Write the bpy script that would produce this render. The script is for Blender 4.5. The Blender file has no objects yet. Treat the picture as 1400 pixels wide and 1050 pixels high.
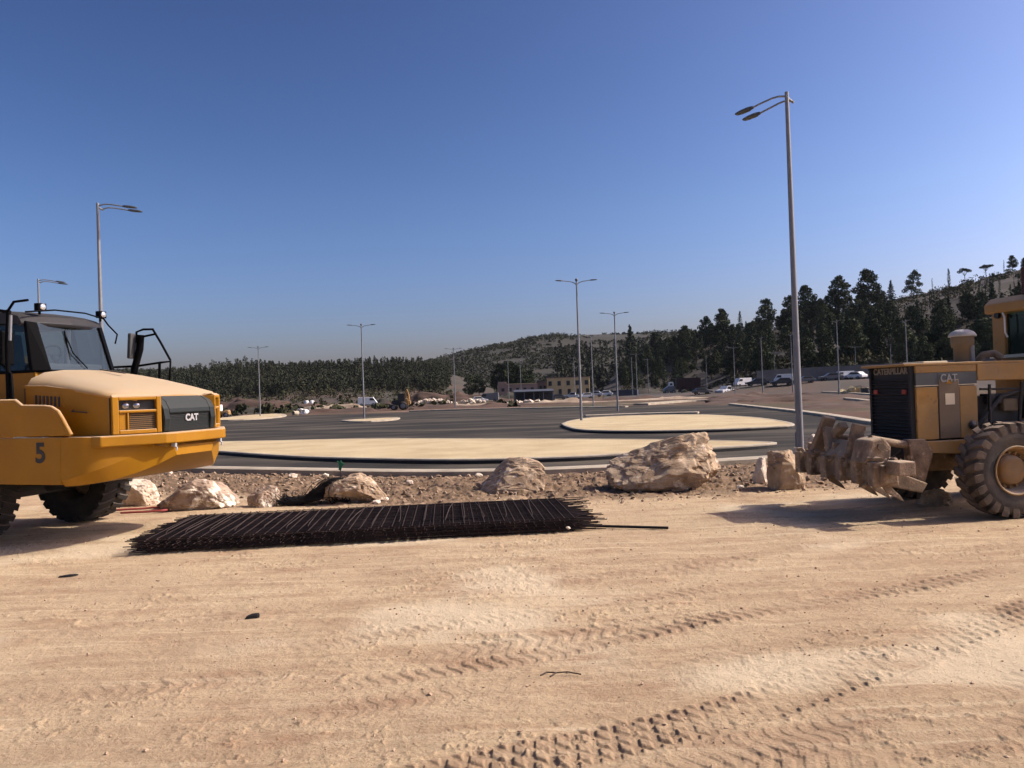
import bpy, bmesh, math, random
import numpy as np
from mathutils import Vector, Matrix
random.seed(7)
R = math.radians
sc = bpy.context.scene
COL = sc.collection
SUN_EL, SUN_AZ = 40.0, 5.0        # degrees; azimuth counted from +X towards +Y

# ------------------------------------------------------------------ camera
F, H = 1057.0, 2.1
RO, PI_ = R(2.0), R(0.54)
fwd = Vector((0, math.cos(PI_), math.sin(PI_))); up0 = Vector((0, -math.sin(PI_), math.cos(PI_))); r0 = Vector((1, 0, 0))
rgt = r0*math.cos(RO) - up0*math.sin(RO); upv = r0*math.sin(RO) + up0*math.cos(RO)
cam_d = bpy.data.cameras.new('camera'); cam = bpy.data.objects.new('camera', cam_d); COL.objects.link(cam)
m = Matrix((rgt, upv, -fwd)).transposed().to_4x4(); m.translation = (0, 0, H)
cam.matrix_world = m
cam_d.sensor_width = 36; cam_d.lens = F/1400*36; cam_d.clip_end = 20000; cam_d.clip_start = 0.05
sc.camera = cam
def ray(px, py): return fwd + rgt*((px-700)/F) - upv*((py-525)/F)
def on_ground(px, py, z=0.0):
    d = ray(px, py); return Vector((0, 0, H)) + d*((z-H)/d.z)
def at_range(px, py, r):
    d = ray(px, py); return Vector((0, 0, H)) + d*(r/math.hypot(d.x, d.y))

# ------------------------------------------------------------------ materials
MATS = {}
def mat(name, col, rough=0.8, metal=0.0, var=0.0, scale=4.0, col2=None, bump=0.0, bscale=40.0, dust=None, dust_amt=0.0, spots=None, spec=0.5, coord='Object', film=0.0):
    m = bpy.data.materials.new(name); m.use_nodes = True; nt = m.node_tree; N = nt.nodes; L = nt.links
    b = N['Principled BSDF']; b.inputs['Roughness'].default_value = rough; b.inputs['Metallic'].default_value = metal
    b.inputs['Specular IOR Level'].default_value = spec
    tc = N.new('ShaderNodeTexCoord')
    def noise(sc_, det=6, rg=0.6):
        n = N.new('ShaderNodeTexNoise'); n.inputs['Scale'].default_value = sc_; n.inputs['Detail'].default_value = det; n.inputs['Roughness'].default_value = rg
        L.new(tc.outputs[coord], n.inputs['Vector']); return n.outputs['Fac']
    def ramp(fac, a, bb):
        r = N.new('ShaderNodeMapRange'); r.inputs[1].default_value = a; r.inputs[2].default_value = bb; L.new(fac, r.inputs[0]); return r.outputs[0]
    def mix(fac, a, bb):
        x = N.new('ShaderNodeMix'); x.data_type = 'RGBA'
        if isinstance(fac, (int, float)): x.inputs[0].default_value = fac
        else: L.new(fac, x.inputs[0])
        for i, v in ((6, a), (7, bb)):
            if isinstance(v, tuple): x.inputs[i].default_value = (*v, 1)
            else: L.new(v, x.inputs[i])
        return x.outputs[2]
    c = col
    if col2 is not None or var > 0:
        c2 = col2 if col2 is not None else tuple(v*(1-var) for v in col)
        c = mix(ramp(noise(scale), 0.35, 0.65), col, c2)
    if spots:
        sc_, thr, pc = spots
        c = mix(ramp(noise(sc_, 8, 0.7), thr, thr+0.07), c, pc)
    if film:
        mpf = N.new('ShaderNodeMapping'); mpf.inputs['Scale'].default_value = (1.2, 1.2, 0.5); L.new(tc.outputs[coord], mpf.inputs[0])
        nf = N.new('ShaderNodeTexNoise'); nf.inputs['Scale'].default_value = 2.2; nf.inputs['Detail'].default_value = 9; nf.inputs['Roughness'].default_value = 0.72; L.new(mpf.outputs[0], nf.inputs['Vector'])
        mq = N.new('ShaderNodeMath'); mq.operation = 'MULTIPLY'; L.new(ramp(nf.outputs['Fac'], 0.42, 0.78), mq.inputs[0]); mq.inputs[1].default_value = film
        c = mix(mq.outputs[0], c, (0.32, 0.20, 0.08))
        c = mix(ramp(noise(26, 5, 0.8), 0.66, 0.74), c, (0.16, 0.085, 0.02))
    if dust:
        g = N.new('ShaderNodeNewGeometry'); sp = N.new('ShaderNodeSeparateXYZ'); L.new(g.outputs['Normal'], sp.inputs[0])
        f = ramp(sp.outputs['Z'], 0.25, 0.95)
        ad = N.new('ShaderNodeMath'); ad.operation = 'MULTIPLY_ADD'; L.new(f, ad.inputs[0]); ad.inputs[1].default_value = 0.75
        nz = N.new('ShaderNodeMath'); nz.operation = 'MULTIPLY'; L.new(ramp(noise(3.1), 0.3, 0.75), nz.inputs[0]); nz.inputs[1].default_value = dust_amt
        L.new(nz.outputs[0], ad.inputs[2]); ad.use_clamp = True
        c = mix(ad.outputs[0], c, dust)
        rr = N.new('ShaderNodeMapRange'); L.new(ad.outputs[0], rr.inputs[0]); rr.inputs[3].default_value = rough; rr.inputs[4].default_value = 0.95
        L.new(rr.outputs[0], b.inputs['Roughness'])
    if isinstance(c, tuple): b.inputs['Base Color'].default_value = (*c, 1)
    else: L.new(c, b.inputs['Base Color'])
    if bump > 0:
        bn = N.new('ShaderNodeBump'); bn.inputs['Strength'].default_value = bump; bn.inputs['Distance'].default_value = 0.02 if bscale > 15 else 0.06
        L.new(noise(bscale, 8, 0.65), bn.inputs['Height']); L.new(bn.outputs[0], b.inputs['Normal'])
    MATS[name] = m
    return m
DUST = (0.56, 0.43, 0.29)
M = {}
M['yellow'] = mat('yellow_paint', (0.37, 0.168, 0.003), 0.5, col2=(0.31, 0.138, 0.006), scale=1.3, dust=DUST, dust_amt=0.0, bump=0.06, bscale=18, spots=(7, 0.68, (0.30, 0.14, 0.03)), spec=0.25, film=0.12)
M['yellow_dusty'] = mat('dusty_yellow_paint', (0.34, 0.178, 0.036), 0.6, col2=(0.26, 0.155, 0.06), scale=2.5, dust=DUST, dust_amt=0.12, spots=(6, 0.60, (0.17, 0.09, 0.035)), bump=0.08, bscale=25, spec=0.25, film=0.5)
M['yellow_hood'] = mat('dust_covered_hood_paint', (0.42, 0.22, 0.05), 0.6, col2=(0.40, 0.26, 0.11), scale=1.4, dust=(0.40, 0.31, 0.20), dust_amt=0.25, bump=0.05, bscale=20)
M['black'] = mat('black_metal', (0.012, 0.012, 0.013), 0.5, dust=(0.2, 0.16, 0.11), dust_amt=0.05)
M['grille'] = mat('dark_grille_plastic', (0.013, 0.017, 0.016), 0.5, dust=(0.06, 0.065, 0.06), dust_amt=0.04, spec=0.25)
M['mesh_panel'] = mat('grille_mesh', (0.018, 0.022, 0.021), 0.7, var=0.4, scale=60)
M['louver'] = mat('sooty_black_louvers', (0.008, 0.008, 0.009), 0.7, dust=(0.05, 0.04, 0.035), dust_amt=0.08)
M['grey_roof'] = mat('grey_cab_roof', (0.022, 0.022, 0.025), 0.5, dust=(0.05, 0.047, 0.045), dust_amt=0.05, spec=0.2)
M['cabblack'] = mat('black_cab_frame', (0.003, 0.003, 0.0035), 0.6, spec=0.05)
M['rubber'] = mat('dusty_tyre_rubber', (0.022, 0.022, 0.021), 0.9, col2=(0.055, 0.045, 0.036), scale=3, dust=(0.30, 0.22, 0.15), dust_amt=0.2, bump=0.3, bscale=30)
M['rubber_dark'] = mat('black_tyre_rubber', (0.012, 0.0115, 0.011), 0.9, col2=(0.028, 0.024, 0.020), scale=5, dust=(0.14, 0.11, 0.08), dust_amt=0.15, bump=0.3, bscale=30)
M['rim'] = mat('rim_paint', (0.25, 0.13, 0.03), 0.7, col2=(0.20, 0.115, 0.045), scale=8, dust=DUST, dust_amt=0.18)
M['tread'] = mat('dusty_tyre_tread', (0.115, 0.083, 0.058), 0.95, col2=(0.04, 0.033, 0.028), scale=4, dust=(0.32, 0.235, 0.16), dust_amt=0.25, bump=0.3, bscale=30)
M['capgrey'] = mat('pale_grey_cap', (0.42, 0.41, 0.39), 0.7, var=0.2, scale=6)
M['intake'] = mat('dusty_brown_intake', (0.16, 0.095, 0.04), 0.8)
M['lens2'] = mat('clear_headlight_lens', (0.30, 0.31, 0.32), 0.1, metal=0.8)
M['dirt_lit_steel'] = mat('dirt_and_lit_patch_steel', (0.31, 0.21, 0.125), 0.9, col2=(0.10, 0.060, 0.036), scale=5, dust=(0.45, 0.34, 0.23), dust_amt=0.3, spots=(7, 0.57, (0.44, 0.32, 0.21)), bump=0.9, bscale=34)  # caked dirt, with lit patches and dark gaps painted into its mottling
M['ctrpanel'] = mat('brown_grey_access_panel', (0.165, 0.115, 0.066), 0.7, var=0.15, scale=3)
M['band'] = mat('grey_trade_band', (0.062, 0.066, 0.067), 0.6, var=0.2, scale=5)
M['white'] = mat('white_paint', (0.78, 0.77, 0.74), 0.6, var=0.12, scale=5)
M['offwhite'] = mat('pale_label', (0.66, 0.56, 0.38), 0.7)
M['greytext'] = mat('pale_grey_lettering', (0.34, 0.34, 0.335), 0.5)
M['dulltext'] = mat('worn_lettering', (0.20, 0.175, 0.14), 0.6)
M['dulltext2'] = mat('faded_grey_lettering', (0.26, 0.26, 0.25), 0.6)
M['blacktext'] = mat('black_number', (0.010, 0.010, 0.012), 0.5)
M['lens'] = mat('lamp_lens', (0.75, 0.78, 0.80), 0.12, metal=0.6)
M['red'] = mat('red_plastic', (0.28, 0.03, 0.02), 0.5)
M['redpipe'] = mat('red_hose', (0.30, 0.05, 0.04), 0.6, var=0.3, scale=5)
M['galv'] = mat('galvanised_steel', (0.20, 0.21, 0.22), 0.55, metal=0.25, var=0.15, scale=2)
M['lamphead'] = mat('lamp_head_grey', (0.06, 0.065, 0.07), 0.5)
M['rebar'] = mat('dark_rebar', (0.052, 0.037, 0.033), 0.95, col2=(0.028, 0.021, 0.020), scale=3, spec=0.1)
M['rebar_l'] = mat('dusty_rebar', (0.062, 0.048, 0.043), 0.95, col2=(0.04, 0.031, 0.028), scale=6, spec=0.1)
M['wire'] = mat('black_wire', (0.013, 0.012, 0.013), 0.8, spec=0.2)
M['rock'] = mat('limestone_boulder', (0.48, 0.36, 0.235), 0.95, col2=(0.26, 0.175, 0.105), scale=3.0, spots=(4.5, 0.57, (0.66, 0.54, 0.41)), bump=0.8, bscale=28)
M['rockw'] = mat('white_limestone', (0.74, 0.66, 0.53), 0.95, col2=(0.45, 0.34, 0.24), scale=2.0, spots=(3.0, 0.60, (0.27, 0.18, 0.12)), bump=0.8, bscale=28)
M['rockm'] = mat('muddy_limestone', (0.42, 0.31, 0.22), 0.95, col2=(0.17, 0.115, 0.08), scale=2.6, spots=(1.9, 0.53, (0.76, 0.67, 0.53)), bump=0.8, bscale=28)
M['rubble'] = mat('rubble_stone', (0.38, 0.275, 0.18), 0.95, col2=(0.13, 0.086, 0.055), scale=1.1, spots=(2.3, 0.63, (0.60, 0.50, 0.39)), coord='Object')
M['kerb'] = mat('concrete_kerb', (0.44, 0.375, 0.275), 0.9, var=0.35, scale=1.1, bump=0.3, bscale=30)
M['kerb_shade'] = mat('kerb_foot_painted_shade', (0.02, 0.019, 0.018), 0.9)  # near-black colour standing in for shade on the island kerb faces
M['fill'] = mat('island_sand_fill', (0.50, 0.41, 0.235), 0.95, col2=(0.40, 0.305, 0.165), scale=0.5, bump=0.6, bscale=8, spots=(1.1, 0.60, (0.42, 0.30, 0.18)))
M['concrete'] = mat('grey_concrete', (0.17, 0.16, 0.15), 0.9, var=0.25, scale=0.5)
M['yellowwall'] = mat('ochre_plaster', (0.62, 0.47, 0.24), 0.9, var=0.15, scale=0.6)
M['pinkwall'] = mat('dull_pink_plaster', (0.30, 0.21, 0.165), 0.9, var=0.2, scale=0.4)
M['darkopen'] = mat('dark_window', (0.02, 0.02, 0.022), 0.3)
M['darkred'] = mat('dark_red_steel', (0.050, 0.016, 0.014), 0.7, var=0.3, scale=1)
M['bluegrey'] = mat('blue_grey_steel', (0.055, 0.062, 0.078), 0.7, var=0.3, scale=1)
M['bark'] = mat('pine_bark', (0.10, 0.066, 0.045), 0.95, var=0.35, scale=3)
M['green'] = mat('green_plastic_ribbon', (0.02, 0.20, 0.09), 0.6)
M['seat'] = mat('dark_cab_interior', (0.02, 0.02, 0.024), 0.8)
def leafmat(name, c1, c2):
    m = mat(name, c1, 0.8, col2=c2, scale=0.45, spec=0.1); nt = m.node_tree; N = nt.nodes; L = nt.links; b = N['Principled BSDF']; src = b.inputs['Base Color'].links[0].from_socket
    oi = N.new('ShaderNodeObjectInfo'); r = N.new('ShaderNodeMapRange'); L.new(oi.outputs['Random'], r.inputs[0]); r.inputs[3].default_value = 0.65; r.inputs[4].default_value = 1.6  # random tone per tree, its brightness standing in for sunlit variation
    hv = N.new('ShaderNodeHueSaturation'); L.new(r.outputs[0], hv.inputs['Value']); r2 = N.new('ShaderNodeMapRange'); L.new(oi.outputs['Random'], r2.inputs[0]); r2.inputs[3].default_value = 0.515; r2.inputs[4].default_value = 0.475; L.new(r2.outputs[0], hv.inputs['Hue'])
    L.new(src, hv.inputs['Color']); L.new(hv.outputs[0], b.inputs['Base Color']); return m
M['leaf1'] = leafmat('pine_needles', (0.026, 0.040, 0.022), (0.050, 0.062, 0.028))
M['leaf2'] = leafmat('cypress_needles', (0.017, 0.030, 0.018), (0.030, 0.044, 0.022))
M['leaf3'] = leafmat('olive_scrub', (0.034, 0.039, 0.018), (0.055, 0.052, 0.027))
M['leaff'] = leafmat('forest_needles', (0.019, 0.024, 0.015), (0.037, 0.041, 0.024))
def glassmat(name, tint, gloss):
    m = bpy.data.materials.new(name); m.use_nodes = True; nt = m.node_tree; N = nt.nodes; L = nt.links
    N.remove(N['Principled BSDF']); o = N['Material Output']
    t = N.new('ShaderNodeBsdfTransparent'); t.inputs[0].default_value = (*tint, 1)
    g = N.new('ShaderNodeBsdfGlossy'); g.inputs['Roughness'].default_value = 0.06; g.inputs[0].default_value = (0.42, 0.56, 0.56, 1)
    d = N.new('ShaderNodeBsdfDiffuse'); d.inputs[0].default_value = (0.30, 0.31, 0.30, 1)
    fr = N.new('ShaderNodeLayerWeight'); fr.inputs[0].default_value = 0.25
    pw = N.new('ShaderNodeMath'); pw.operation = 'POWER'; L.new(fr.outputs['Facing'], pw.inputs[0]); pw.inputs[1].default_value = 3.0
    a = N.new('ShaderNodeMath'); a.operation = 'MULTIPLY_ADD'; a.use_clamp = True; L.new(pw.outputs[0], a.inputs[0]); a.inputs[1].default_value = 0.6; a.inputs[2].default_value = 0.05+gloss
    x = N.new('ShaderNodeMixShader'); L.new(a.outputs[0], x.inputs[0]); L.new(t.outputs[0], x.inputs[1]); L.new(g.outputs[0], x.inputs[2])
    y = N.new('ShaderNodeMixShader'); y.inputs[0].default_value = 0.035; L.new(x.outputs[0], y.inputs[1]); L.new(d.outputs[0], y.inputs[2])
    L.new(y.outputs[0], o.inputs[0]); return m
M['glass'] = glassmat('windscreen_glass', (0.84, 0.95, 0.93), 0.09)
M['darkglass'] = glassmat('dark_side_glass', (0.07, 0.09, 0.09), 0.0)
M['teal'] = glassmat('tinted_cab_glass', (0.10, 0.22, 0.23), 0.02)

# ------------------------------------------------------------------ mesh helpers
class MB:
    def __init__(s): s.v = []; s.f = []; s.sm = []
    def add(s, vs, fs, smooth=False):
        o = len(s.v); s.v += [tuple(p) for p in vs]; s.f += [tuple(i+o for i in q) for q in fs]; s.sm += [smooth]*len(fs); return s
    def box(s, c, d, rz=0.0, ry=0.0, rx=0.0):
        mt = Matrix.Rotation(rz, 3, 'Z') @ Matrix.Rotation(ry, 3, 'Y') @ Matrix.Rotation(rx, 3, 'X')
        vs = [Vector(c) + mt @ Vector((x*d[0]/2, y*d[1]/2, z*d[2]/2)) for x in (-1, 1) for y in (-1, 1) for z in (-1, 1)]
        return s.add(vs, [(0, 1, 3, 2), (4, 6, 7, 5), (0, 4, 5, 1), (2, 3, 7, 6), (0, 2, 6, 4), (1, 5, 7, 3)])
    def prism(s, poly, a, b, axis='y'):
        n = len(poly)
        def P(p, t):
            if axis == 'y': return (p[0], t, p[1])
            if axis == 'x': return (t, p[0], p[1])
            return (p[0], p[1], t)
        vs = [P(p, a) for p in poly] + [P(p, b) for p in poly]
        fs = [tuple(range(n)), tuple(range(2*n-1, n-1, -1))] + [(i, i+n, (i+1) % n+n, (i+1) % n) for i in range(n)]
        return s.add(vs, fs)
    def loft(s, rings, caps=True, smooth=False, closed=True):
        n = len(rings[0]); vs = [p for r in rings for p in r]; fs = []
        for k in range(len(rings)-1):
            for i in range(n if closed else n-1):
                j = (i+1) % n; fs.append((k*n+i, k*n+j, (k+1)*n+j, (k+1)*n+i))
        o = len(s.v); s.add(vs, fs, smooth)
        if caps and closed: s.add(rings[0], [tuple(range(n))]); s.add(rings[-1], [tuple(range(n))])
        return s
    def tube(s, pts, r, n=8, r2=None, smooth=True):
        pts = [Vector(p) for p in pts]; rings = []; K = len(pts)
        prev = None
        for k, p in enumerate(pts):
            t = (pts[min(k+1, K-1)] - pts[max(k-1, 0)]).normalized()
            if prev is None: a = t.orthogonal().normalized()
            else:
                a = prev - t*prev.dot(t); a = a.normalized() if a.length > 1e-6 else t.orthogonal().normalized()
            prev = a; b = t.cross(a); rr = r if r2 is None else r + (r2-r)*k/(K-1)
            rings.append([p + (a*math.cos(2*math.pi*i/n) + b*math.sin(2*math.pi*i/n))*rr for i in range(n)])
        return s.loft(rings, True, smooth)
    def lathe(s, prof, c, axis='y', n=32, smooth=True, caps=True):
        rings = []
        for (r, t) in prof:
            ring = []
            for i in range(n):
                a = 2*math.pi*i/n; x, y = r*math.cos(a), r*math.sin(a)
                ring.append({'y': (c[0]+x, c[1]+t, c[2]+y), 'z': (c[0]+x, c[1]+y, c[2]+t), 'x': (c[0]+t, c[1]+x, c[2]+y)}[axis])
            rings.append(ring)
        return s.loft(rings, caps, smooth)
    def build(s, name, mt, parent=None, bevel=0.0, seg=2):
        me = bpy.data.meshes.new(name); me.from_pydata(s.v, [], s.f); me.materials.append(mt)
        me.polygons.foreach_set('use_smooth', s.sm)
        bm = bmesh.new(); bm.from_mesh(me); bmesh.ops.recalc_face_normals(bm, faces=bm.faces); bm.to_mesh(me); bm.free()
        o = bpy.data.objects.new(name, me); COL.objects.link(o)
        if parent: o.parent = parent
        if bevel: 
            b = o.modifiers.new('bevel', 'BEVEL'); b.width = bevel; b.segments = seg; b.limit_method = 'ANGLE'; b.angle_limit = R(40)
        return o
def npmesh(name, V, Fc, mt, parent=None, smooth=False, attrs=None):
    me = bpy.data.meshes.new(name); V = np.asarray(V, np.float32); Fc = np.asarray(Fc, np.int32); n = Fc.shape[1]
    me.vertices.add(len(V)); me.vertices.foreach_set('co', V.ravel())
    me.loops.add(Fc.size); me.loops.foreach_set('vertex_index', Fc.ravel())
    me.polygons.add(len(Fc)); me.polygons.foreach_set('loop_start', np.arange(0, Fc.size, n, dtype=np.int32))
    me.polygons.foreach_set('use_smooth', np.full(len(Fc), smooth)); me.update(calc_edges=True)
    if attrs is not None:
        at = me.color_attributes.new('tone', 'FLOAT_COLOR', 'POINT'); at.data.foreach_set('color', np.asarray(attrs, np.float32).ravel())
    me.materials.append(mt); o = bpy.data.objects.new(name, me); COL.objects.link(o)
    if parent: o.parent = parent
    return o
def tag(o, label, cat, group=None, kind=None):
    if label: o['label'] = label
    if cat: o['category'] = cat
    if group: o['group'] = group
    if kind: o['kind'] = kind
    return o
def thing(name, label, cat, loc=(0, 0, 0), rz=0.0, group=None):
    o = bpy.data.objects.new(name, None); COL.objects.link(o); o.location = loc; o.rotation_euler = (0, 0, rz); o.empty_display_size = 0.2
    return tag(o, label, cat, group)
def struct(o, cat=None): o['kind'] = 'structure'; return o
def dup(root, loc, rz=0.0, label=None, group=None, scale=None):
    def cp(o, par):
        c = o.copy(); COL.objects.link(c)
        if par is not None: c.parent = par
        for ch in list(o.children): cp(ch, c)
        return c
    r = cp(root, None); r.location = loc; r.rotation_euler = (0, 0, rz)
    if scale: r.scale = (scale, scale, scale)
    if label: r['label'] = label
    if group: r['group'] = group
    return r
def text_part(name, txt, size, mt, parent, mw, ext=0.004, bold=0.0, sx=1.0):
    cu = bpy.data.curves.new(name, 'FONT'); cu.body = txt; cu.size = size; cu.extrude = ext; cu.offset = bold; cu.align_x = 'CENTER'; cu.align_y = 'CENTER'
    t = bpy.data.objects.new(name, cu); COL.objects.link(t); bpy.context.view_layer.update()
    me = bpy.data.meshes.new_from_object(t.evaluated_get(bpy.context.evaluated_depsgraph_get()))
    bpy.data.objects.remove(t); me.transform(mw @ Matrix.Diagonal((sx, 1, 1, 1))); me.materials.clear(); me.materials.append(mt)
    o = bpy.data.objects.new(name, me); COL.objects.link(o); o.parent = parent; return o
def face_mat(origin, right, up):
    r = Vector(right).normalized(); u = Vector(up).normalized(); n = r.cross(u)
    mm = Matrix((r, u, n)).transposed().to_4x4(); mm.translation = origin; return mm

# ------------------------------------------------------------------ noise
def _h(i, j, k, s):
    n = (i*374761393 + j*668265263 + k*2147483647 + s*1274126177) & 0xFFFFFFFF
    n = ((n ^ (n >> 13))*1274126177) & 0xFFFFFFFF
    return ((n ^ (n >> 16)) & 0xFFFFFF)/float(0xFFFFFF)
def vn2(x, y, s=0):
    xi = np.floor(x).astype(np.int64); yi = np.floor(y).astype(np.int64); fx = x-xi; fy = y-yi
    fx = fx*fx*(3-2*fx); fy = fy*fy*(3-2*fy)
    a = _h(xi, yi, 0, s); b = _h(xi+1, yi, 0, s); c = _h(xi, yi+1, 0, s); d = _h(xi+1, yi+1, 0, s)
    return (a*(1-fx)+b*fx)*(1-fy) + (c*(1-fx)+d*fx)*fy - 0.5
def fbm2(x, y, s=0, o=4, g=0.5):
    t = 0; a = 1.0
    for k in range(o): t = t + a*vn2(x*2**k+17.3*k, y*2**k-9.1*k, s+k); a *= g
    return t
def vn3(p, s=0):
    i = np.floor(p).astype(np.int64); f = p-i; f = f*f*(3-2*f); t = 0
    for dx in (0, 1):
        for dy in (0, 1):
            for dz in (0, 1):
                w = (f[:, 0] if dx else 1-f[:, 0])*(f[:, 1] if dy else 1-f[:, 1])*(f[:, 2] if dz else 1-f[:, 2])
                t = t + w*_h(i[:, 0]+dx, i[:, 1]+dy, i[:, 2]+dz, s)
    return t-0.5
def sstep(a, b, x):
    t = np.clip((x-a)/(b-a), 0, 1); return t*t*(3-2*t)

# ------------------------------------------------------------------ world and sun
w = bpy.data.worlds.new('World'); sc.world = w; w.use_nodes = True
nt = w.node_tree; bg = nt.nodes['Background']; sky = nt.nodes.new('ShaderNodeTexSky'); sky.sky_type = 'NISHITA'; sky.sun_disc = False
sky.sun_elevation = R(SUN_EL); sky.sun_rotation = R(90-SUN_AZ)
sky.altitude = 400; sky.air_density = 1.0; sky.dust_density = 3.0; sky.ozone_density = 5.0
gm = nt.nodes.new('ShaderNodeGamma'); gm.inputs[1].default_value = 1.75; nt.links.new(sky.outputs[0], gm.inputs[0])
tn = nt.nodes.new('ShaderNodeMix'); tn.data_type = 'RGBA'; tn.blend_type = 'MULTIPLY'; tn.inputs[0].default_value = 1.0; tn.inputs[7].default_value = (1.23, 0.935, 0.81, 1)
nt.links.new(gm.outputs[0], tn.inputs[6]); tcw = nt.nodes.new('ShaderNodeTexCoord'); szw = nt.nodes.new('ShaderNodeSeparateXYZ'); nt.links.new(tcw.outputs['Generated'], szw.inputs[0])
mrw = nt.nodes.new('ShaderNodeMapRange'); mrw.inputs[1].default_value = 0.0; mrw.inputs[2].default_value = 0.22; mrw.inputs[3].default_value = 1.0; mrw.inputs[4].default_value = 0.0; nt.links.new(szw.outputs['Z'], mrw.inputs[0])
hzw = nt.nodes.new('ShaderNodeMix'); hzw.data_type = 'RGBA'; hzw.blend_type = 'MULTIPLY'; hzw.inputs[7].default_value = (0.90, 0.80, 0.98, 1); nt.links.new(mrw.outputs[0], hzw.inputs[0]); nt.links.new(tn.outputs[2], hzw.inputs[6])
nt.links.new(hzw.outputs[2], bg.inputs[0]); bg.inputs[1].default_value = 0.050
ld = bpy.data.lights.new('sun', 'SUN'); ld.energy = 5.0; ld.angle = R(0.53); ld.color = (1.0, 0.93, 0.82)
lo = bpy.data.objects.new('sun', ld); COL.objects.link(lo)
sd = Vector((math.cos(R(SUN_AZ))*math.cos(R(SUN_EL)), math.sin(R(SUN_AZ))*math.cos(R(SUN_EL)), math.sin(R(SUN_EL))))
lo.rotation_euler = sd.to_track_quat('Z', 'Y').to_euler(); lo.location = (30, 0, 40)
sc.view_settings.view_transform = 'Standard'; sc.view_settings.look = 'None'; sc.view_settings.exposure = 0.09; sc.view_settings.gamma = 1

# ------------------------------------------------------------------ ground
def ground_material():
    m = bpy.data.materials.new('sandy_ground'); m.use_nodes = True; nt = m.node_tree; N = nt.nodes; L = nt.links; b = N['Principled BSDF']
    b.inputs['Roughness'].default_value = 0.95; b.inputs['Specular IOR Level'].default_value = 0.15
    ge = N.new('ShaderNodeNewGeometry'); at = N.new('ShaderNodeVertexColor'); at.layer_name = 'tone'
    sp = N.new('ShaderNodeSeparateColor'); L.new(at.outputs[0], sp.inputs[0])
    def noise(s, det=6, rg=0.6, st=None):
        n = N.new('ShaderNodeTexNoise'); n.inputs['Scale'].default_value = s; n.inputs['Detail'].default_value = det; n.inputs['Roughness'].default_value = rg
        if st:
            mp = N.new('ShaderNodeMapping'); mp.inputs['Scale'].default_value = st; L.new(ge.outputs['Position'], mp.inputs[0]); L.new(mp.outputs[0], n.inputs['Vector'])
        else: L.new(ge.outputs['Position'], n.inputs['Vector'])
        return n.outputs['Fac']
    def rng(f, a, bb):
        r = N.new('ShaderNodeMapRange'); r.inputs[1].default_value = a; r.inputs[2].default_value = bb; L.new(f, r.inputs[0]); return r.outputs[0]
    def mix(f, a, bb):
        x = N.new('ShaderNodeMix'); x.data_type = 'RGBA'
        if isinstance(f, float): x.inputs[0].default_value = f
        else: L.new(f, x.inputs[0])
        for i, v in ((6, a), (7, bb)):
            if isinstance(v, tuple): x.inputs[i].default_value = (*v, 1)
            else: L.new(v, x.inputs[i])
        return x.outputs[2]
    sand = mix(rng(noise(0.55, 5), 0.35, 0.68), (0.520, 0.400, 0.245), (0.405, 0.293, 0.178))
    sand = mix(rng(noise(9, 8, 0.7), 0.45, 0.75), sand, (0.50, 0.37, 0.235))
    sand = mix(rng(noise(30, 8, 0.8), 0.52, 0.66), sand, (0.25, 0.16, 0.092))
    sand = mix(rng(noise(1.6, 7, 0.7, (0.5, 1.6, 1)), 0.50, 0.70), sand, (0.32, 0.20, 0.118))
    mpv = N.new('ShaderNodeMapping'); mpv.inputs['Rotation'].default_value = (0, 0, R(-17)); mpv.inputs['Scale'].default_value = (0.35, 7.0, 1); L.new(ge.outputs['Position'], mpv.inputs[0])
    stn = N.new('ShaderNodeTexNoise'); stn.inputs['Scale'].default_value = 1.3; stn.inputs['Detail'].default_value = 7; stn.inputs['Roughness'].default_value = 0.65; L.new(mpv.outputs[0], stn.inputs['Vector'])
    sand = mix(rng(stn.outputs['Fac'], 0.52, 0.68), sand, (0.385, 0.278, 0.168)); sand = mix(rng(stn.outputs['Fac'], 0.45, 0.30), sand, (0.57, 0.455, 0.295))
    sand = mix(sp.outputs[1], sand, (0.29, 0.185, 0.115))
    sand = mix(sp.outputs[2], sand, (0.60, 0.49, 0.33))
    soil = mix(rng(noise(2.2, 8, 0.7), 0.35, 0.65), (0.265, 0.182, 0.112), (0.120, 0.077, 0.047))
    soil = mix(rng(noise(12, 6, 0.7), 0.58, 0.7), soil, (0.42, 0.32, 0.23))
    far = mix(rng(noise(0.035, 5, 0.6, (1, 2.2, 1)), 0.40, 0.60), (0.105, 0.062, 0.042), (0.075, 0.066, 0.038))
    far = mix(rng(noise(0.05, 6, 0.7, (0.5, 3, 1)), 0.60, 0.66), far, (0.40, 0.32, 0.23))
    far = mix(rng(noise(0.3, 6, 0.7), 0.55, 0.75), far, (0.09, 0.06, 0.042))
    po = N.new('ShaderNodeSeparateXYZ'); L.new(ge.outputs['Position'], po.inputs[0])
    c = mix(sp.outputs[0], sand, soil)
    c = mix(rng(po.outputs[1], 24.0, 30.0), c, far)
    L.new(c, b.inputs['Base Color'])
    bn = N.new('ShaderNodeBump'); bn.inputs['Strength'].default_value = 0.95; bn.inputs['Distance'].default_value = 0.02
    L.new(noise(46, 9, 0.75), bn.inputs['Height']); L.new(bn.outputs[0], b.inputs['Normal'])
    return m
kerb_px = [(-200, 622), (60, 634), (215, 643), (400, 648), (620, 651), (830, 645), (1045, 632.5), (1240, 618)]
near_edge = [on_ground(*p) for p in kerb_px]
ex = np.array([p.x for p in near_edge]); ey = np.array([p.y for p in near_edge])
def edge_y(x): return np.interp(x, ex, ey)
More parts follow.
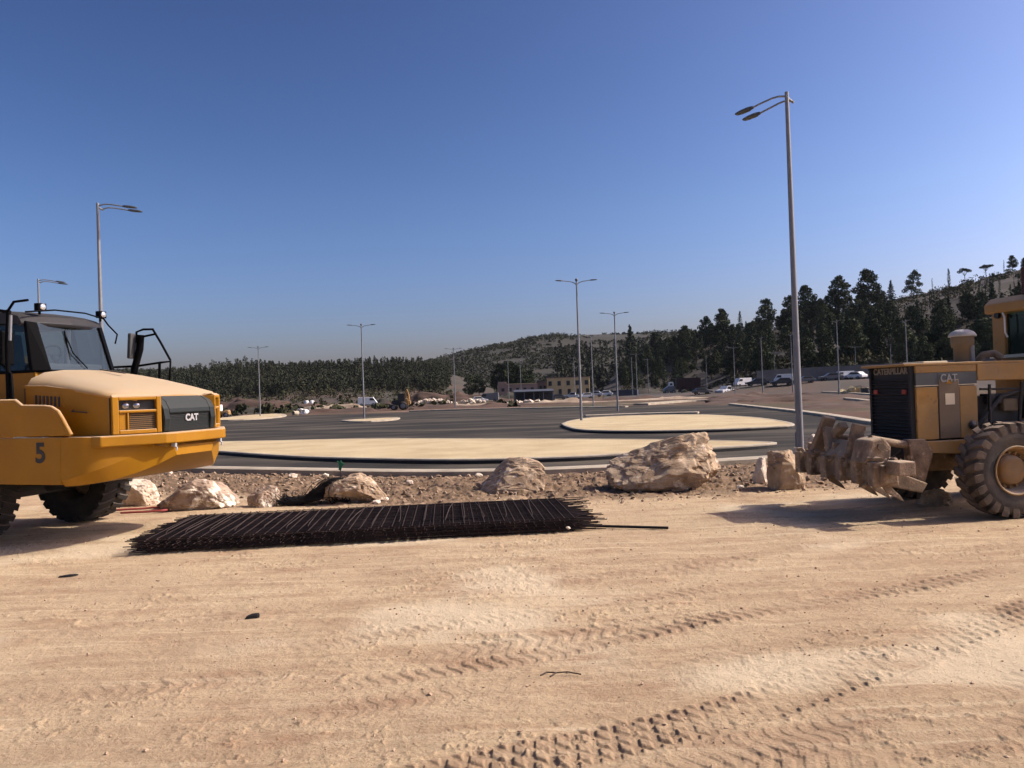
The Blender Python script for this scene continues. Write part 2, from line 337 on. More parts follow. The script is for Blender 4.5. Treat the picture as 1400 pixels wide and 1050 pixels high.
# track: start, heading deg, width, pitch, depth, style, bend
TR = []
def track(p0, p1, wd, pitch, amp, style, bend=0.0, fade=0.35):
    a = on_ground(*p0); b = on_ground(*p1); TR.append((a.x, a.y, math.atan2(b.y-a.y, b.x-a.x), wd, pitch, amp*(0.50 if len(TR) in (0, 2) else 0.42), style, bend, fade, (b-a).length))
track((700, 1050), (1400, 838), 0.50, 0.135, 0.030, 'chev', 0.012, 0.15)
track((860, 1050), (1420, 930), 0.42, 0.12, 0.016, 'bar', 0.01)
track((640, 905), (1400, 772), 0.34, 0.125, 0.026, 'bar', 0.006, 0.2)
track((520, 868), (1400, 742), 0.30, 0.12, 0.014, 'bar', 0.004)
track((430, 838), (1300, 722), 0.36, 0.14, 0.010, 'chev', 0.003)
track((60, 872), (760, 780), 0.40, 0.16, 0.012, 'chev', 0.004)
track((0, 960), (780, 868), 0.38, 0.14, 0.014, 'chev', 0.006)
track((-60, 1040), (560, 955), 0.42, 0.13, 0.016, 'bar', 0.01)
track((250, 1050), (1000, 905), 0.40, 0.14, 0.012, 'chev', 0.01)
track((1000, 1050), (1500, 985), 0.45, 0.14, 0.018, 'chev', 0.01)
track((-40, 812), (600, 778), 0.32, 0.15, 0.006, 'bar', 0.002)
track((820, 790), (1500, 735), 0.40, 0.16, 0.010, 'bar', 0.002)
def ground_height(X, Y):
    ed = edge_y(X)
    soil = sstep(-5.6, -4.2, Y-ed+0.9*fbm2(X*0.8, Y*0.8, 5, 3)) * sstep(0.35, 0.1, Y-ed)
    soil = np.where(X > 9, soil*sstep(13, 9, X), soil)
    z = 0.05*fbm2(X*0.35, Y*0.5, 1, 3) + 0.014*fbm2(X*2.2, Y*3.0, 2, 4) + 0.006*fbm2(X*14, Y*14, 3, 4, 0.65) + 0.010*np.maximum(fbm2(X*9, Y*9, 13, 4, 0.7)-0.15, 0)*sstep(-0.1, 0.35, fbm2(X*0.8, Y*1.3, 14, 3))*3
    ls = -X*math.sin(R(17))+Y*math.cos(R(17)); ss = X*math.cos(R(17))+Y*math.sin(R(17)); z = z + 0.006*fbm2(ss*0.35, ls*6.0, 40, 3, 0.6)*sstep(-0.3, 0.3, fbm2(X*0.3, Y*0.5, 44, 2))
    z = z + soil*sstep(0.2, -1.2, Y-ed)*(0.10*np.abs(fbm2(X*2.3, Y*2.3, 8, 4, 0.6)) + 0.07*fbm2(X*6, Y*6, 9, 3, 0.6) + 0.02*sstep(-4.0, -0.4, Y-ed))
    tone = np.zeros_like(X); pale = np.zeros_like(X)
    for k, (ax, ay, th, wd, pitch, amp, style, bend, fade, Ln) in enumerate(TR):
        dx = X-ax; dy = Y-ay; s = dx*math.cos(th)+dy*math.sin(th); l = -dx*math.sin(th)+dy*math.cos(th) + bend*s*(Ln-s) + 0.05*np.sin(s*0.9+k)
        ins = sstep(wd*0.5, wd*0.5-0.06, np.abs(l))*sstep(-1.5, 0, s)*sstep(Ln+2.5, Ln, s)
        if style == 'chev': ph = (s + 0.55*np.abs(l))/pitch; ph2 = (s-0.55*np.abs(l))/pitch
        else: ph = (s + 0.12*np.abs(l) + 0.03*np.sin(l*20))/pitch; ph2 = None
        f = np.mod(ph, 1.0); lug = sstep(0.0, 0.12, f)*sstep(0.72, 0.5, f)
        if ph2 is not None and k == 0:
            f2 = np.mod(ph2, 1.0); lug = np.minimum(lug, sstep(0, 0.12, f2)*sstep(0.8, 0.66, f2))
        wearn = np.clip(0.5 + 1.5*fbm2(s*0.9+k*3.1, l*3.0, 20+k, 3) - fade + (0.45 if k in (0, 2, 3, 5, 6) else 0.25), 0.15, 1.15)
        z = z + ins*(-0.45*amp + amp*lug*wearn*(1+0.5*vn2(s*25, l*25, 60+k)))
        z = z + amp*0.5*np.exp(-((np.abs(l)-wd*0.58)/0.06)**2)*(0.6+0.8*vn2(s*5, l*5, 90+k))*sstep(-1.5, 0, s)*sstep(Ln+2.5, Ln, s)
        z = z - amp*0.5*np.exp(-((np.abs(l)-wd*0.5)/0.018)**2)*sstep(-1.5, 0, s)*sstep(Ln+2.5, Ln, s)*(0.5+vn2(s*3, l*3, 95+k))
        tone = np.maximum(tone, ins*wearn*(0.30+24*amp)*(0.75+0.5*vn2(s*2, l*6, 70+k)))
    pale = sstep(0.12, 0.50, fbm2(X*0.5+3, Y*0.9, 33, 4))*0.8
    flat = sstep(0.2, 0.9, Y-ed)
    far = sstep(40, 60, np.hypot(X, Y))
    z = z*(1-flat) - 0.09*flat + far*0
    return z, soil, tone*(1-soil), pale*(1-soil)
def make_ground():
    fine = np.radians(np.linspace(-39, 39, 1150)); coarse = np.radians(np.concatenate([np.linspace(39.6, 180, 60), np.linspace(-179.4, -39.6, 60)]))
    ang = np.concatenate([fine, coarse]); n = len(ang)
    ang = np.sort(ang)
    inv = np.linspace(1/3.7, 1/26.0, 620); rad = np.concatenate([[0.3, 1.2, 2.2, 3.0], 1/inv, np.geomspace(28, 9000, 46)])
    A, Rr = np.meshgrid(ang, rad); X = Rr*np.sin(A); Y = Rr*np.cos(A)
    Z, so, to, pa = ground_height(X, Y)
    V = np.stack([X, Y, Z], -1).reshape(-1, 3); V = np.vstack([V, [[0, 0, 0]]])
    nr = len(rad); I = np.arange(nr*n).reshape(nr, n); a = I[:-1]; b = np.roll(I, -1, 1)[:-1]; c = np.roll(I, -1, 1)[1:]; d = I[1:]
    Fc = np.stack([a, d, c, b], -1).reshape(-1, 4)
    at = np.stack([so, to, pa, np.ones_like(so)], -1).reshape(-1, 4); at = np.vstack([at, [[0, 0, 0, 1]]])
    return struct(npmesh('ground', V, Fc[:, ::-1], ground_material(), smooth=True, attrs=at))
make_ground()

# rubble and gravel
_ico = bmesh.new(); bmesh.ops.create_icosphere(_ico, subdivisions=1, radius=1.0)
ICV = np.array([v.co[:] for v in _ico.verts]); ICF = np.array([[v.index for v in f.verts] for f in _ico.faces]); _ico.free()
def scatter_stones(name, pts, sizes, mt, seed):
    rg = np.random.default_rng(seed); n = len(pts); nv = len(ICV)
    base = ICV[None]*(1+0.35*rg.standard_normal((n, nv, 1)).clip(-1.4, 1.4))*(sizes[:, None, None])*(0.6+0.7*rg.random((n, 1, 3)))
    base[:, :, 2] *= 0.75
    V = (base + pts[:, None, :]).reshape(-1, 3); Fc = (ICF[None] + (np.arange(n)*nv)[:, None, None]).reshape(-1, 3)
    return npmesh(name, V, Fc, mt)
rg = np.random.default_rng(3)
n = 5200; X = rg.uniform(-17, 11, n); ed = edge_y(X); Y = ed - 0.25 - 5.2*rg.random(n)**1.15; S = 0.012+0.055*rg.random(n)**3.5
Z = ground_height(X, Y)[0]
tag(scatter_stones('rubble', np.stack([X, Y, Z+S*0.25], -1), S, M['rubble'], 4), 'loose broken stones in the brown soil strip beside the kerb', 'rubble', kind='stuff')
n = 11000; X = rg.uniform(-10, 12, n); Y = 3.8+11.7*rg.random(n)**1.3; S = 0.0025+0.013*rg.random(n)**9
Z = ground_height(X, Y)[0]
M['pebble'] = mat('sand_pebble', (0.50, 0.36, 0.24), 0.95, col2=(0.34, 0.23, 0.15), scale=1.3)
tag(scatter_stones('gravel', np.stack([X, Y, Z+S*0.3], -1), S, M['pebble'], 5), 'fine gravel sprinkled over the pale rolled sand', 'gravel', kind='stuff')

# ------------------------------------------------------------------ asphalt lot, islands, kerbs
def asphalt_material():
    m = mat('asphalt', (0.044, 0.041, 0.037), 0.95, col2=(0.030, 0.029, 0.027), scale=0.22, spots=(0.9, 0.60, (0.060, 0.055, 0.047)), bump=0.4, bscale=40, spec=0.06)
    nt = m.node_tree; N = nt.nodes; L = nt.links; b = N['Principled BSDF']
    src = b.inputs['Base Color'].links[0].from_socket
    tc = N.new('ShaderNodeTexCoord'); mp = N.new('ShaderNodeMapping'); mp.inputs['Scale'].default_value = (0.10, 0.35, 1); L.new(tc.outputs['Object'], mp.inputs[0])
    n = N.new('ShaderNodeTexNoise'); n.inputs['Scale'].default_value = 1.0; n.inputs['Detail'].default_value = 6; L.new(mp.outputs[0], n.inputs['Vector'])
    r = N.new('ShaderNodeMapRange'); r.inputs[1].default_value = 0.45; r.inputs[2].default_value = 0.66; L.new(n.outputs['Fac'], r.inputs[0])
    x = N.new('ShaderNodeMix'); x.data_type = 'RGBA'; L.new(r.outputs[0], x.inputs[0]); L.new(src, x.inputs[6]); x.inputs[7].default_value = (0.098, 0.086, 0.068, 1)
    L.new(x.outputs[2], b.inputs['Base Color']); return m
M['asphalt'] = asphalt_material()
def sheet(name, poly, z, mt):
    me = bpy.data.meshes.new(name); bm = bmesh.new(); vs = [bm.verts.new((p[0], p[1], z)) for p in poly]; f = bm.faces.new(vs)
    bmesh.ops.recalc_face_normals(bm, faces=bm.faces)
    if f.normal.z < 0: f.normal_flip()
    bmesh.ops.triangulate(bm, faces=bm.faces); bm.to_mesh(me); bm.free(); me.materials.append(mt)
    o = bpy.data.objects.new(name, me); COL.objects.link(o); return struct(o)
ne = [(p.x, p.y+0.1) for p in near_edge]
lot = ne + [(14.5, 25), (16.0, 31)] + [(p.x, p.y) for p in (on_ground(1190, 579), on_ground(1100, 565), on_ground(1000, 553.5))] + [(19, 82), (8, 90), (-5.4, 93.5), (-20, 95), (-36.6, 96.5), (-75, 98), (-90, 70), (-60, 46)]
sheet('parking_lot', lot, 0.0, M['asphalt'])
def smooth_line(pts, n=6):
    P = [Vector(p) for p in pts]; out = []
    for i in range(len(P)-1):
        a = P[max(i-1, 0)]; b = P[i]; c = P[i+1]; d = P[min(i+2, len(P)-1)]
        for k in range(n):
            t = k/n; out.append(0.5*((2*b)+(c-a)*t+(2*a-5*b+4*c-d)*t*t+(3*b-a-3*c+d)*t**3))
    out.append(P[-1]); return out
def kerb(name, pts, wd, h, mt, label, cat='kerb', closed=False, z0=-0.12, group=None, parent=None):
    P = [Vector((p[0], p[1], 0)) for p in pts]; K = len(P); rings = []
    for k in range(K):
        if closed: t = P[(k+1) % K]-P[k-1]
        else: t = P[min(k+1, K-1)]-P[max(k-1, 0)]
        t.normalize(); nn = Vector((-t.y, t.x, 0))*wd/2; p = P[k]; e = 0.2
        rings.append([p-nn+Vector((0, 0, z0)), p-nn+Vector((0, 0, h-0.02)), p-nn*(1-e)+Vector((0, 0, h)), p+nn*(1-e)+Vector((0, 0, h)), p+nn+Vector((0, 0, h-0.02)), p+nn+Vector((0, 0, z0))])
    if closed: rings.append(rings[0])
    mb = MB(); mb.loft(rings, caps=not closed)
    o = mb.build(name, mt, parent)
    if label: tag(o, label, cat, group)
    return o
kl = smooth_line([(p.x, p.y, 0) for p in near_edge] + [(14.5, 25, 0), (16.0, 31, 0)] + [on_ground(1190, 579), on_ground(1100, 565), on_ground(1000, 553.5)], 8)
kerb('concrete_kerb', kl, 0.60, 0.16, M['kerb'], 'pale concrete kerb along the near edge of the asphalt behind the boulders')
def island(name, poly_px, z, label, closed=True, n=5, ringw=0.22):
    pts = [on_ground(x, y, z) for x, y in poly_px]; pl = smooth_line(pts+[pts[0]], n)[:-1]
    root = thing(name, label, 'traffic island', (0, 0, 0))
    kb = kerb('island_kerb', pl, ringw, z, M['kerb'], None, closed=True, z0=-0.02, parent=root)
    if ringw < 0.4: kerb('kerb_shade_band', pl, ringw+0.016, z*0.72, M['kerb_shade'], None, closed=True, z0=-0.02, parent=root)  # added dark band, shade painted round the lower kerb face
    c = sum((Vector(p) for p in pl), Vector())/len(pl)
    inner = [(c + (p-c)) for p in pl]
    me = bpy.data.meshes.new('fill'); bm = bmesh.new(); vs = [bm.verts.new((p.x, p.y, z-0.012)) for p in inner]; f = bm.faces.new(vs)
    if f.normal.z < 0: f.normal_flip()
    f.normal_update()
    if f.normal.z < 0: f.normal_flip()
    bmesh.ops.triangulate(bm, faces=bm.faces); bm.to_mesh(me); bm.free(); me.materials.append(M['fill'])
    o = bpy.data.objects.new('sand_fill', me); COL.objects.link(o); o.parent = root
    return root
island('traffic_island', [(120, 605), (200, 610), (300, 616), (400, 622.5), (520, 626), (640, 627), (760, 624), (850, 619.5), (950, 613), (1045, 606.5), (1040, 603.5), (900, 600.5), (700, 599.5), (500, 599.5), (320, 603), (180, 604)], 0.15, 'longest sand-filled kerb island, nearest the boulders, spanning the middle of the lot')
island('traffic_island', [(770, 579), (778, 583), (800, 587), (860, 588.3), (950, 587), (1040, 583.5), (1083, 580), (1060, 574), (1020, 569.5), (960, 566.5), (890, 567), (820, 570), (785, 574)], 0.15, 'sand-filled island with pointed ends under the middle double-headed lamp')
kerb('kerb_strip', smooth_line([on_ground(800, 570), on_ground(880, 567), on_ground(955, 565.3)], 6), 0.8, 0.14, M['kerb'], 'short straight pale kerb strip just behind the pointed sand island', z0=-0.02)
island('traffic_island', [(470, 574.3), (500, 572.4), (540, 570.6), (538, 572.5), (515, 574.6), (490, 575.5)], 0.12, 'small pale sliver of an island under the lamp left of centre', n=3, ringw=0.5)
island('traffic_island', [(300, 571.5), (340, 567.5), (375, 565.5), (388, 566.5), (384, 569), (350, 572), (300, 574)], 0.13, 'pale rounded island end to the right of the small yellow machine', n=3, ringw=0.5)
for pts, lab, wd in (([(560, 562.5), (620, 560.7), (700, 559), (800, 557.5), (857, 556.5)], 'long thin pale kerb along the far edge of the dark lot', 0.7),
                 ([(876, 553), (930, 549), (965, 547.5)], 'pale kerb bend in front of the brown ground below the dark red container', 2.0),
                 ([(1095, 543.5), (1150, 545), (1200, 550), (1240, 554)], 'nearer pale kerb of the far road left of the grader radiator', 0.5),
                 ([(1040, 534), (1100, 535.4), (1150, 537), (1200, 540), (1240, 542)], 'farther pale kerb of the far road below the parked vans', 0.6),
                 ([(430, 556.5), (500, 553.5), (580, 551.5), (680, 548)], 'pale kerb line across the reddish dirt behind the backhoe loader', 1.2)):
    kerb('kerb_strip', smooth_line([on_ground(*p) for p in pts], 5), wd, 0.14, M['kerb'], lab)
sheet('far_road', [tuple(on_ground(*p)[:2]) for p in ((1040, 535), (1100, 536), (1150, 538), (1240, 543), (1240, 553), (1150, 545), (1095, 543), (1040, 540))], -0.03, M['asphalt'])

# ------------------------------------------------------------------ boulders
def boulder(name, label, loc, dims, seed, mt, rz=0.0, rough=0.125, facets=9, prof=None, sub=5, group=None, sink=0.10, scoop=None, boxy=0.78):
    bm = bmesh.new(); bmesh.ops.create_icosphere(bm, subdivisions=sub, radius=1.0)
    p = np.array([v.co[:] for v in bm.verts]); rg = np.random.default_rng(seed)
    p = np.sign(p)*np.abs(p)**boxy
    for k in range(facets):
        nrm = rg.standard_normal(3); nrm[2] = abs(nrm[2])*0.7 if k % 3 else nrm[2]; nrm /= np.linalg.norm(nrm); dd = rg.uniform(0.62, 0.92)
        s = p@nrm-dd; p = p - np.outer(np.maximum(s, 0)*0.97, nrm)
    nr = p/np.linalg.norm(p, axis=1)[:, None]
    dsp = 0; asp = np.array(dims)/np.mean(dims)
    for o_, (fr, am) in enumerate(((1.6, 1.0), (3.4, 0.75), (7.0, 0.55), (14, 0.32), (28, 0.22), (55, 0.12))): dsp = dsp + am*vn3(p*asp*fr+seed*7.7, seed+o_)
    rid = -np.abs(vn3(p*asp*np.array([2.4, 2.6, 2.9])+seed, seed+50))*1.0 + np.abs(vn3(p*asp*6.0+seed, seed+51))*0.7 - 0.7*sstep(0.16, 0.38, vn3(p*asp*7.0+seed, seed+52))
    p = p + nr*((dsp+rid)*rough)[:, None]
    if scoop:
        c, rad, dep = scoop; d2 = np.linalg.norm(p-np.array(c), axis=1); p = p - nr*(dep*np.exp(-(d2/rad)**4))[:, None]
    mn = p.min(0); mx = p.max(0); p = (p-(mn+mx)/2)/((mx-mn)/2)
    if prof: p[:, 2] = -1 + (p[:, 2]+1)*np.interp(p[:, 0], [q[0] for q in prof], [q[1] for q in prof])
    p = p*np.array(dims)/2; p[:, 2] += dims[2]/2 - sink
    for v, q in zip(bm.verts, p): v.co = q
    me = bpy.data.meshes.new(name); bm.to_mesh(me); bm.free(); me.materials.append(mt)
    me.polygons.foreach_set('use_smooth', [False]*len(me.polygons))
    o = bpy.data.objects.new(name, me); COL.objects.link(o); o.location = loc; o.rotation_euler = (0, 0, rz)
    return tag(o, label, 'boulder', group)
def gz(x, y): return float(ground_height(np.array([x]), np.array([y]))[0][0])
def rock_px(x0, x1, ybase, ytop, label, seed, mt, depth=0.7, **k):
    a = on_ground((x0+x1)/2, ybase, 0.03); D = a.y; wd = (x1-x0)*D/F; h = (ybase-ytop)*D/F
    y = D + depth*wd/2
    x = a.x*(y/D)
    return boulder('boulder', label, (x, y, gz(x, y)-0.02), (wd*1.04*(y/D), wd*depth, h*1.06*(y/D)+0.06), seed, mt, **k)
G = 'boulders in a row along the kerb'
rock_px(831, 990, 672, 597, 'largest brown boulder, with a scooped hollow in its face, right of the rebar stack', 11, M['rock'], depth=0.62, prof=[(-1, 0.66), (-0.75, 0.70), (-0.3, 0.80), (0.1, 0.92), (0.45, 1.0), (0.75, 1.0), (1, 0.9)], rough=0.12, facets=5, sub=6, boxy=0.58, group=G, scoop=((0.15, -0.75, 0.45), 0.30, 0.16))
rock_px(658, 745, 673, 627, 'medium two-toned boulder with a pointed top behind the right end of the rebar stack', 23, M['rock'], depth=0.8, prof=[(-1, 0.42), (-0.5, 0.75), (-0.1, 1.0), (0.5, 0.97), (0.8, 0.92), (1, 0.8)], facets=7, boxy=0.62, group=G)
rock_px(448, 528, 687, 644, 'pale-topped boulder partly behind the heap of black wire', 31, M['rock'], depth=0.8, facets=8, prof=[(-1, 0.8), (0, 0.95), (0.5, 1.0), (1, 0.7)], group=G)
rock_px(340, 380, 691, 661, 'smallest boulder of the row, just left of the heap of black wire', 41, M['rockm'], depth=0.8, facets=9, group=G)
rock_px(221, 322, 696, 653, 'wide low boulder with a muddy front and a white patch on its right shoulder', 57, M['rockm'], depth=0.75, facets=7, prof=[(-1, 0.5), (-0.6, 0.72), (0.0, 1.0), (0.5, 0.98), (0.85, 0.75), (1, 0.5)], group=G)
rock_px(158, 217, 692, 655, 'white boulder beside the front of the dump truck', 63, M['rockw'], depth=0.8, facets=6, group=G)
rock_px(1030, 1051, 660, 622, 'small white block left of the ripper end', 71, M['rockw'], depth=0.8, facets=5, sub=4, boxy=0.6, group=G)
rock_px(1051, 1100, 669, 613, 'brown block-shaped boulder touching the left end of the ripper', 83, M['rock'], depth=0.9, facets=4, boxy=0.55, group=G)
rock_px(1088, 1152, 640, 592, 'white boulder mostly hidden behind the ripper shanks', 97, M['rockw'], depth=0.7, facets=7, group=G)
rock_px(1258, 1300, 690, 664, 'heap-like pale stone seen under the grader ahead of its tyre', 101, M['rock'], depth=0.8, facets=8, rough=0.25, sub=4, group=G)
for (px, py, s, sd_) in ((777, 722, 0.055, 1), (655, 655, 0.16, 2), (705, 664, 0.14, 3), (400, 655, 0.2, 4), (445, 652, 0.16, 5), (515, 688, 0.13, 6), (527, 684, 0.12, 7), (1012, 668, 0.13, 8), (560, 664, 0.15, 9), (305, 692, 0.2, 10), (230, 650, 0.2, 12)):
    a = on_ground(px, py)
    stack_z = 0.22 if sd_ == 1 else gz(a.x, a.y)
    if sd_ == 1: a = on_ground(px, py, 0.23)
    boulder('stone', {1: 'white pebble lying on the front edge of the rebar stack'}.get(sd_, 'fist-sized pale stone lying in the soil strip'), (a.x, a.y, stack_z), (s*1.2, s, s*0.75), 200+sd_, M['rockw'], sub=3, facets=6, group=None if sd_ == 1 else 'pale stones in the soil strip', sink=0.01)['category'] = 'stone'

# ------------------------------------------------------------------ rebar mesh stack
def rebar_stack():
    ca = Vector((-2.30, 12.12, 0)); ang = R(4.5); rg = random.Random(5)
    base = gz(ca.x, ca.y)+0.0
    NL = 11
    for k in range(NL):
        z = base + 0.02 + k*0.019
        L_, W_ = 6.05+rg.uniform(-.10, .10), 2.15
        ox, oy, rz = rg.uniform(-.06, .06), rg.uniform(-.03, .03), ang+R(rg.uniform(-.5, .5))
        mb = MB(); r = 0.0075
        top = k == NL-1
        nlong = 26; ntr = 42
        for i in range(nlong):
            y = -W_/2+0.02+(W_-0.04)*i/(nlong-1); e0, e1 = rg.uniform(.05, .28), rg.uniform(.05, .55)
            dr = rg.uniform(-.04, .04) - 0.10*max(0, e1-.25)
            pts = [(-L_/2-e0, y+rg.uniform(-.03, .03), rg.uniform(-.015, .012)), (-L_/2, y, 0)] + [(-L_/2+L_*q/4, y+rg.uniform(-.006, .006), rg.uniform(-.006, .006)) for q in (1, 2, 3)] + [(L_/2, y, 0), (L_/2+e1, y+rg.uniform(-.06, .06), dr*0.6)]
            mb.tube(pts, r, 4, smooth=False)
        for i in range(ntr):
            x = -L_/2+0.03+(L_-0.06)*i/(ntr-1)
            e0, e1 = rg.uniform(.0, .07), rg.uniform(.0, .06)
            mb.tube([(x+rg.uniform(-.01, .01), -W_/2-e0, 0.010+rg.uniform(-.012, .004)), (x, 0, 0.010), (x, W_/2+e1, 0.010)], r, 4, smooth=False)
        o = mb.build('rebar_mesh_sheet', M['rebar'] if not top else M['rebar'])
        o.location = (ca.x+ox, ca.y+oy, z); o.rotation_euler = (0, 0, rz)
        if top: tag(o, 'topmost dark rebar mesh sheet of the flat stack on the sand', 'rebar mesh', 'stacked rebar mesh sheets')
        else: tag(o, 'rusty dark rebar mesh sheet beneath the top sheet of the flat stack', 'rebar mesh', 'stacked rebar mesh sheets')
    # bent spacer bars laid across the top
    zt = base+0.02+NL*0.019
    for i in range(17):
        x = -2.80+0.33*i+0.06*math.sin(i*5.3); W_ = 1.55+0.1*math.sin(i*2.9); sk = 0.10*math.sin(i*1.7)
        mb = MB(); lean = -0.02
        mb.tube([(x-0.02, -W_/2, -0.005), (x, -W_/2+0.03, 0.035), (x+sk*0.4, 0, 0.045), (x+sk, W_/2-0.03, 0.035), (x+sk+0.02, W_/2, -0.005)], 0.0075, 6)
        o = mb.build('spacer_bar', M['rebar_l']); o.location = (ca.x, ca.y, zt); o.rotation_euler = (0, 0, ang)
        tag(o, 'dusty bent spacer bar lying crosswise on top of the rebar stack', 'steel bar', 'spacer bars on the rebar stack')
rebar_stack()
def wire_heap():
    rg = random.Random(9); mb = MB(); a = on_ground(430, 691); zz = gz(a.x, a.y+0.4)
    for k in range(150):
        t = rg.random(); y = rg.uniform(0, .65)
        x0 = -0.72+rg.uniform(-.12, .2); x1 = 0.50+rg.uniform(-.12, .2); hgt = rg.uniform(.10, .52)
        pts = []
        for q in range(9):
            u = q/8; zq = hgt*(sstep(0.25, 0.85, np.array(u)))*(1-0.9*sstep(0.86, 1.0, np.array(u))) + 0.14*rg.random()*(1-u)+0.02
            pts.append((x0+(x1-x0)*u+rg.uniform(-.03, .03), y+rg.uniform(-.05, .05), float(zq)))
        mb.tube(pts, 0.007, 4, smooth=False)
    for k in range(26):
        x = 0.40+rg.uniform(-.16, .25); y = rg.uniform(-.1, .4); r = rg.uniform(.12, .26)
        mb.tube([(x+r*0.35*math.cos(q*0.7), y, 0.23+r*math.sin(q*0.7)) for q in range(10)], 0.008, 4, smooth=False)
    for k in range(70):
        x = rg.uniform(-.95, -.2); y = rg.uniform(-.05, .5)
        mb.tube([(x, y, 0.02), (x+rg.uniform(-.25, .25), y+rg.uniform(-.1, .1), rg.uniform(.1, .30))], 0.006, 4, smooth=False)
    o = mb.build('wire_heap', M['wire']); o.location = (a.x-0.02, a.y+0.15, zz)
    tag(o, 'tangled heap of black tie wire and bent bars behind the rebar stack', 'wire')
    b = on_ground(461, 684); st = thing('marker_stick', 'thin stick with a green ribbon rising from the heap of black wire', 'stick', (b.x, b.y+0.35, zz))
    MB().tube([(0, 0, 0), (0.0, 0, 0.45), (0.012, 0, 0.80)], 0.008, 6).build('stick', M['black'], st)
    MB().prism([(-0.03, 0.62), (0.02, 0.60), (0.05, 0.70), (0.12, 0.74), (0.05, 0.76), (0.03, 0.82), (-0.01, 0.78), (-0.05, 0.81), (-0.02, 0.71)], -0.006, 0.006).build('ribbon', M['green'], st)
wire_heap()
def loose():
    a, b = on_ground(738, 722), on_ground(914, 726)
    z = gz((a.x+b.x)/2, a.y)
    tag(MB().tube([(a.x, a.y, z+0.03), ((a.x+b.x)/2, (a.y+b.y)/2, z+0.025), (b.x, b.y, z+0.02)], 0.022, 6).build('steel_rod', M['wire']), 'long straight dark rod on the sand beside the right end of the rebar stack', 'rod')
    pts = [on_ground(x, y) for x, y in ((120, 700), (150, 701), (185, 699), (215, 697), (228, 700), (205, 702), (165, 704))]
    tag(MB().tube([(p.x, p.y, gz(p.x, p.y)+0.05) for p in smooth_line(pts, 4)], 0.022, 6).build('red_hose', M['redpipe']), 'faded red hose on the ground between the dump truck tyre and the muddy boulder', 'hose')
    for (px, py, wx, hh, lab, nm, sdd) in ((345, 844, 0.085, 0.028, 'dark flat scrap lying alone on the open sand in front of the rebar stack', 'scrap', 1), (92, 787, 0.115, 0.016, 'dark narrow scrap on the sand below the dump truck shadow', 'scrap', 2)):
        p = on_ground(px, py); g = gz(p.x, p.y)
        bm = MB(); rg = random.Random(sdd); ring = [(wx*math.cos(t)*rg.uniform(.7, 1.1), wx*0.45*math.sin(t)*rg.uniform(.7, 1.1)) for t in np.linspace(0, 6.0, 9)]
        bm.loft([[(x, y, 0) for x, y in ring], [(x*0.9+0.01, y*0.9, hh) for x, y in ring], [(x*0.5+0.03, y*0.4, hh*1.5) for x, y in ring]])
        o = bm.build(nm, M['wire']); o.location = (p.x, p.y, g); o.rotation_euler = (0, 0, R(20)); tag(o, lab, 'scrap')
    p = on_ground(770, 919); g = gz(p.x, p.y)
    o = MB().tube([(-0.12, 0.03, 0.02), (-0.05, 0.0, 0.025), (0.03, -0.005, 0.03), (0.13, -0.03, 0.018)], 0.0055, 5).tube([(-0.05, 0, 0.025), (-0.10, -0.05, 0.015)], 0.006, 5).tube([(-0.12, 0.03, 0.02), (-0.17, -0.01, 0.012)], 0.006, 5).build('twig', M['bark']); o.location = (p.x, p.y, g)
    tag(o, 'small forked twig lying on the tyre-marked sand in the foreground', 'twig')
loose()

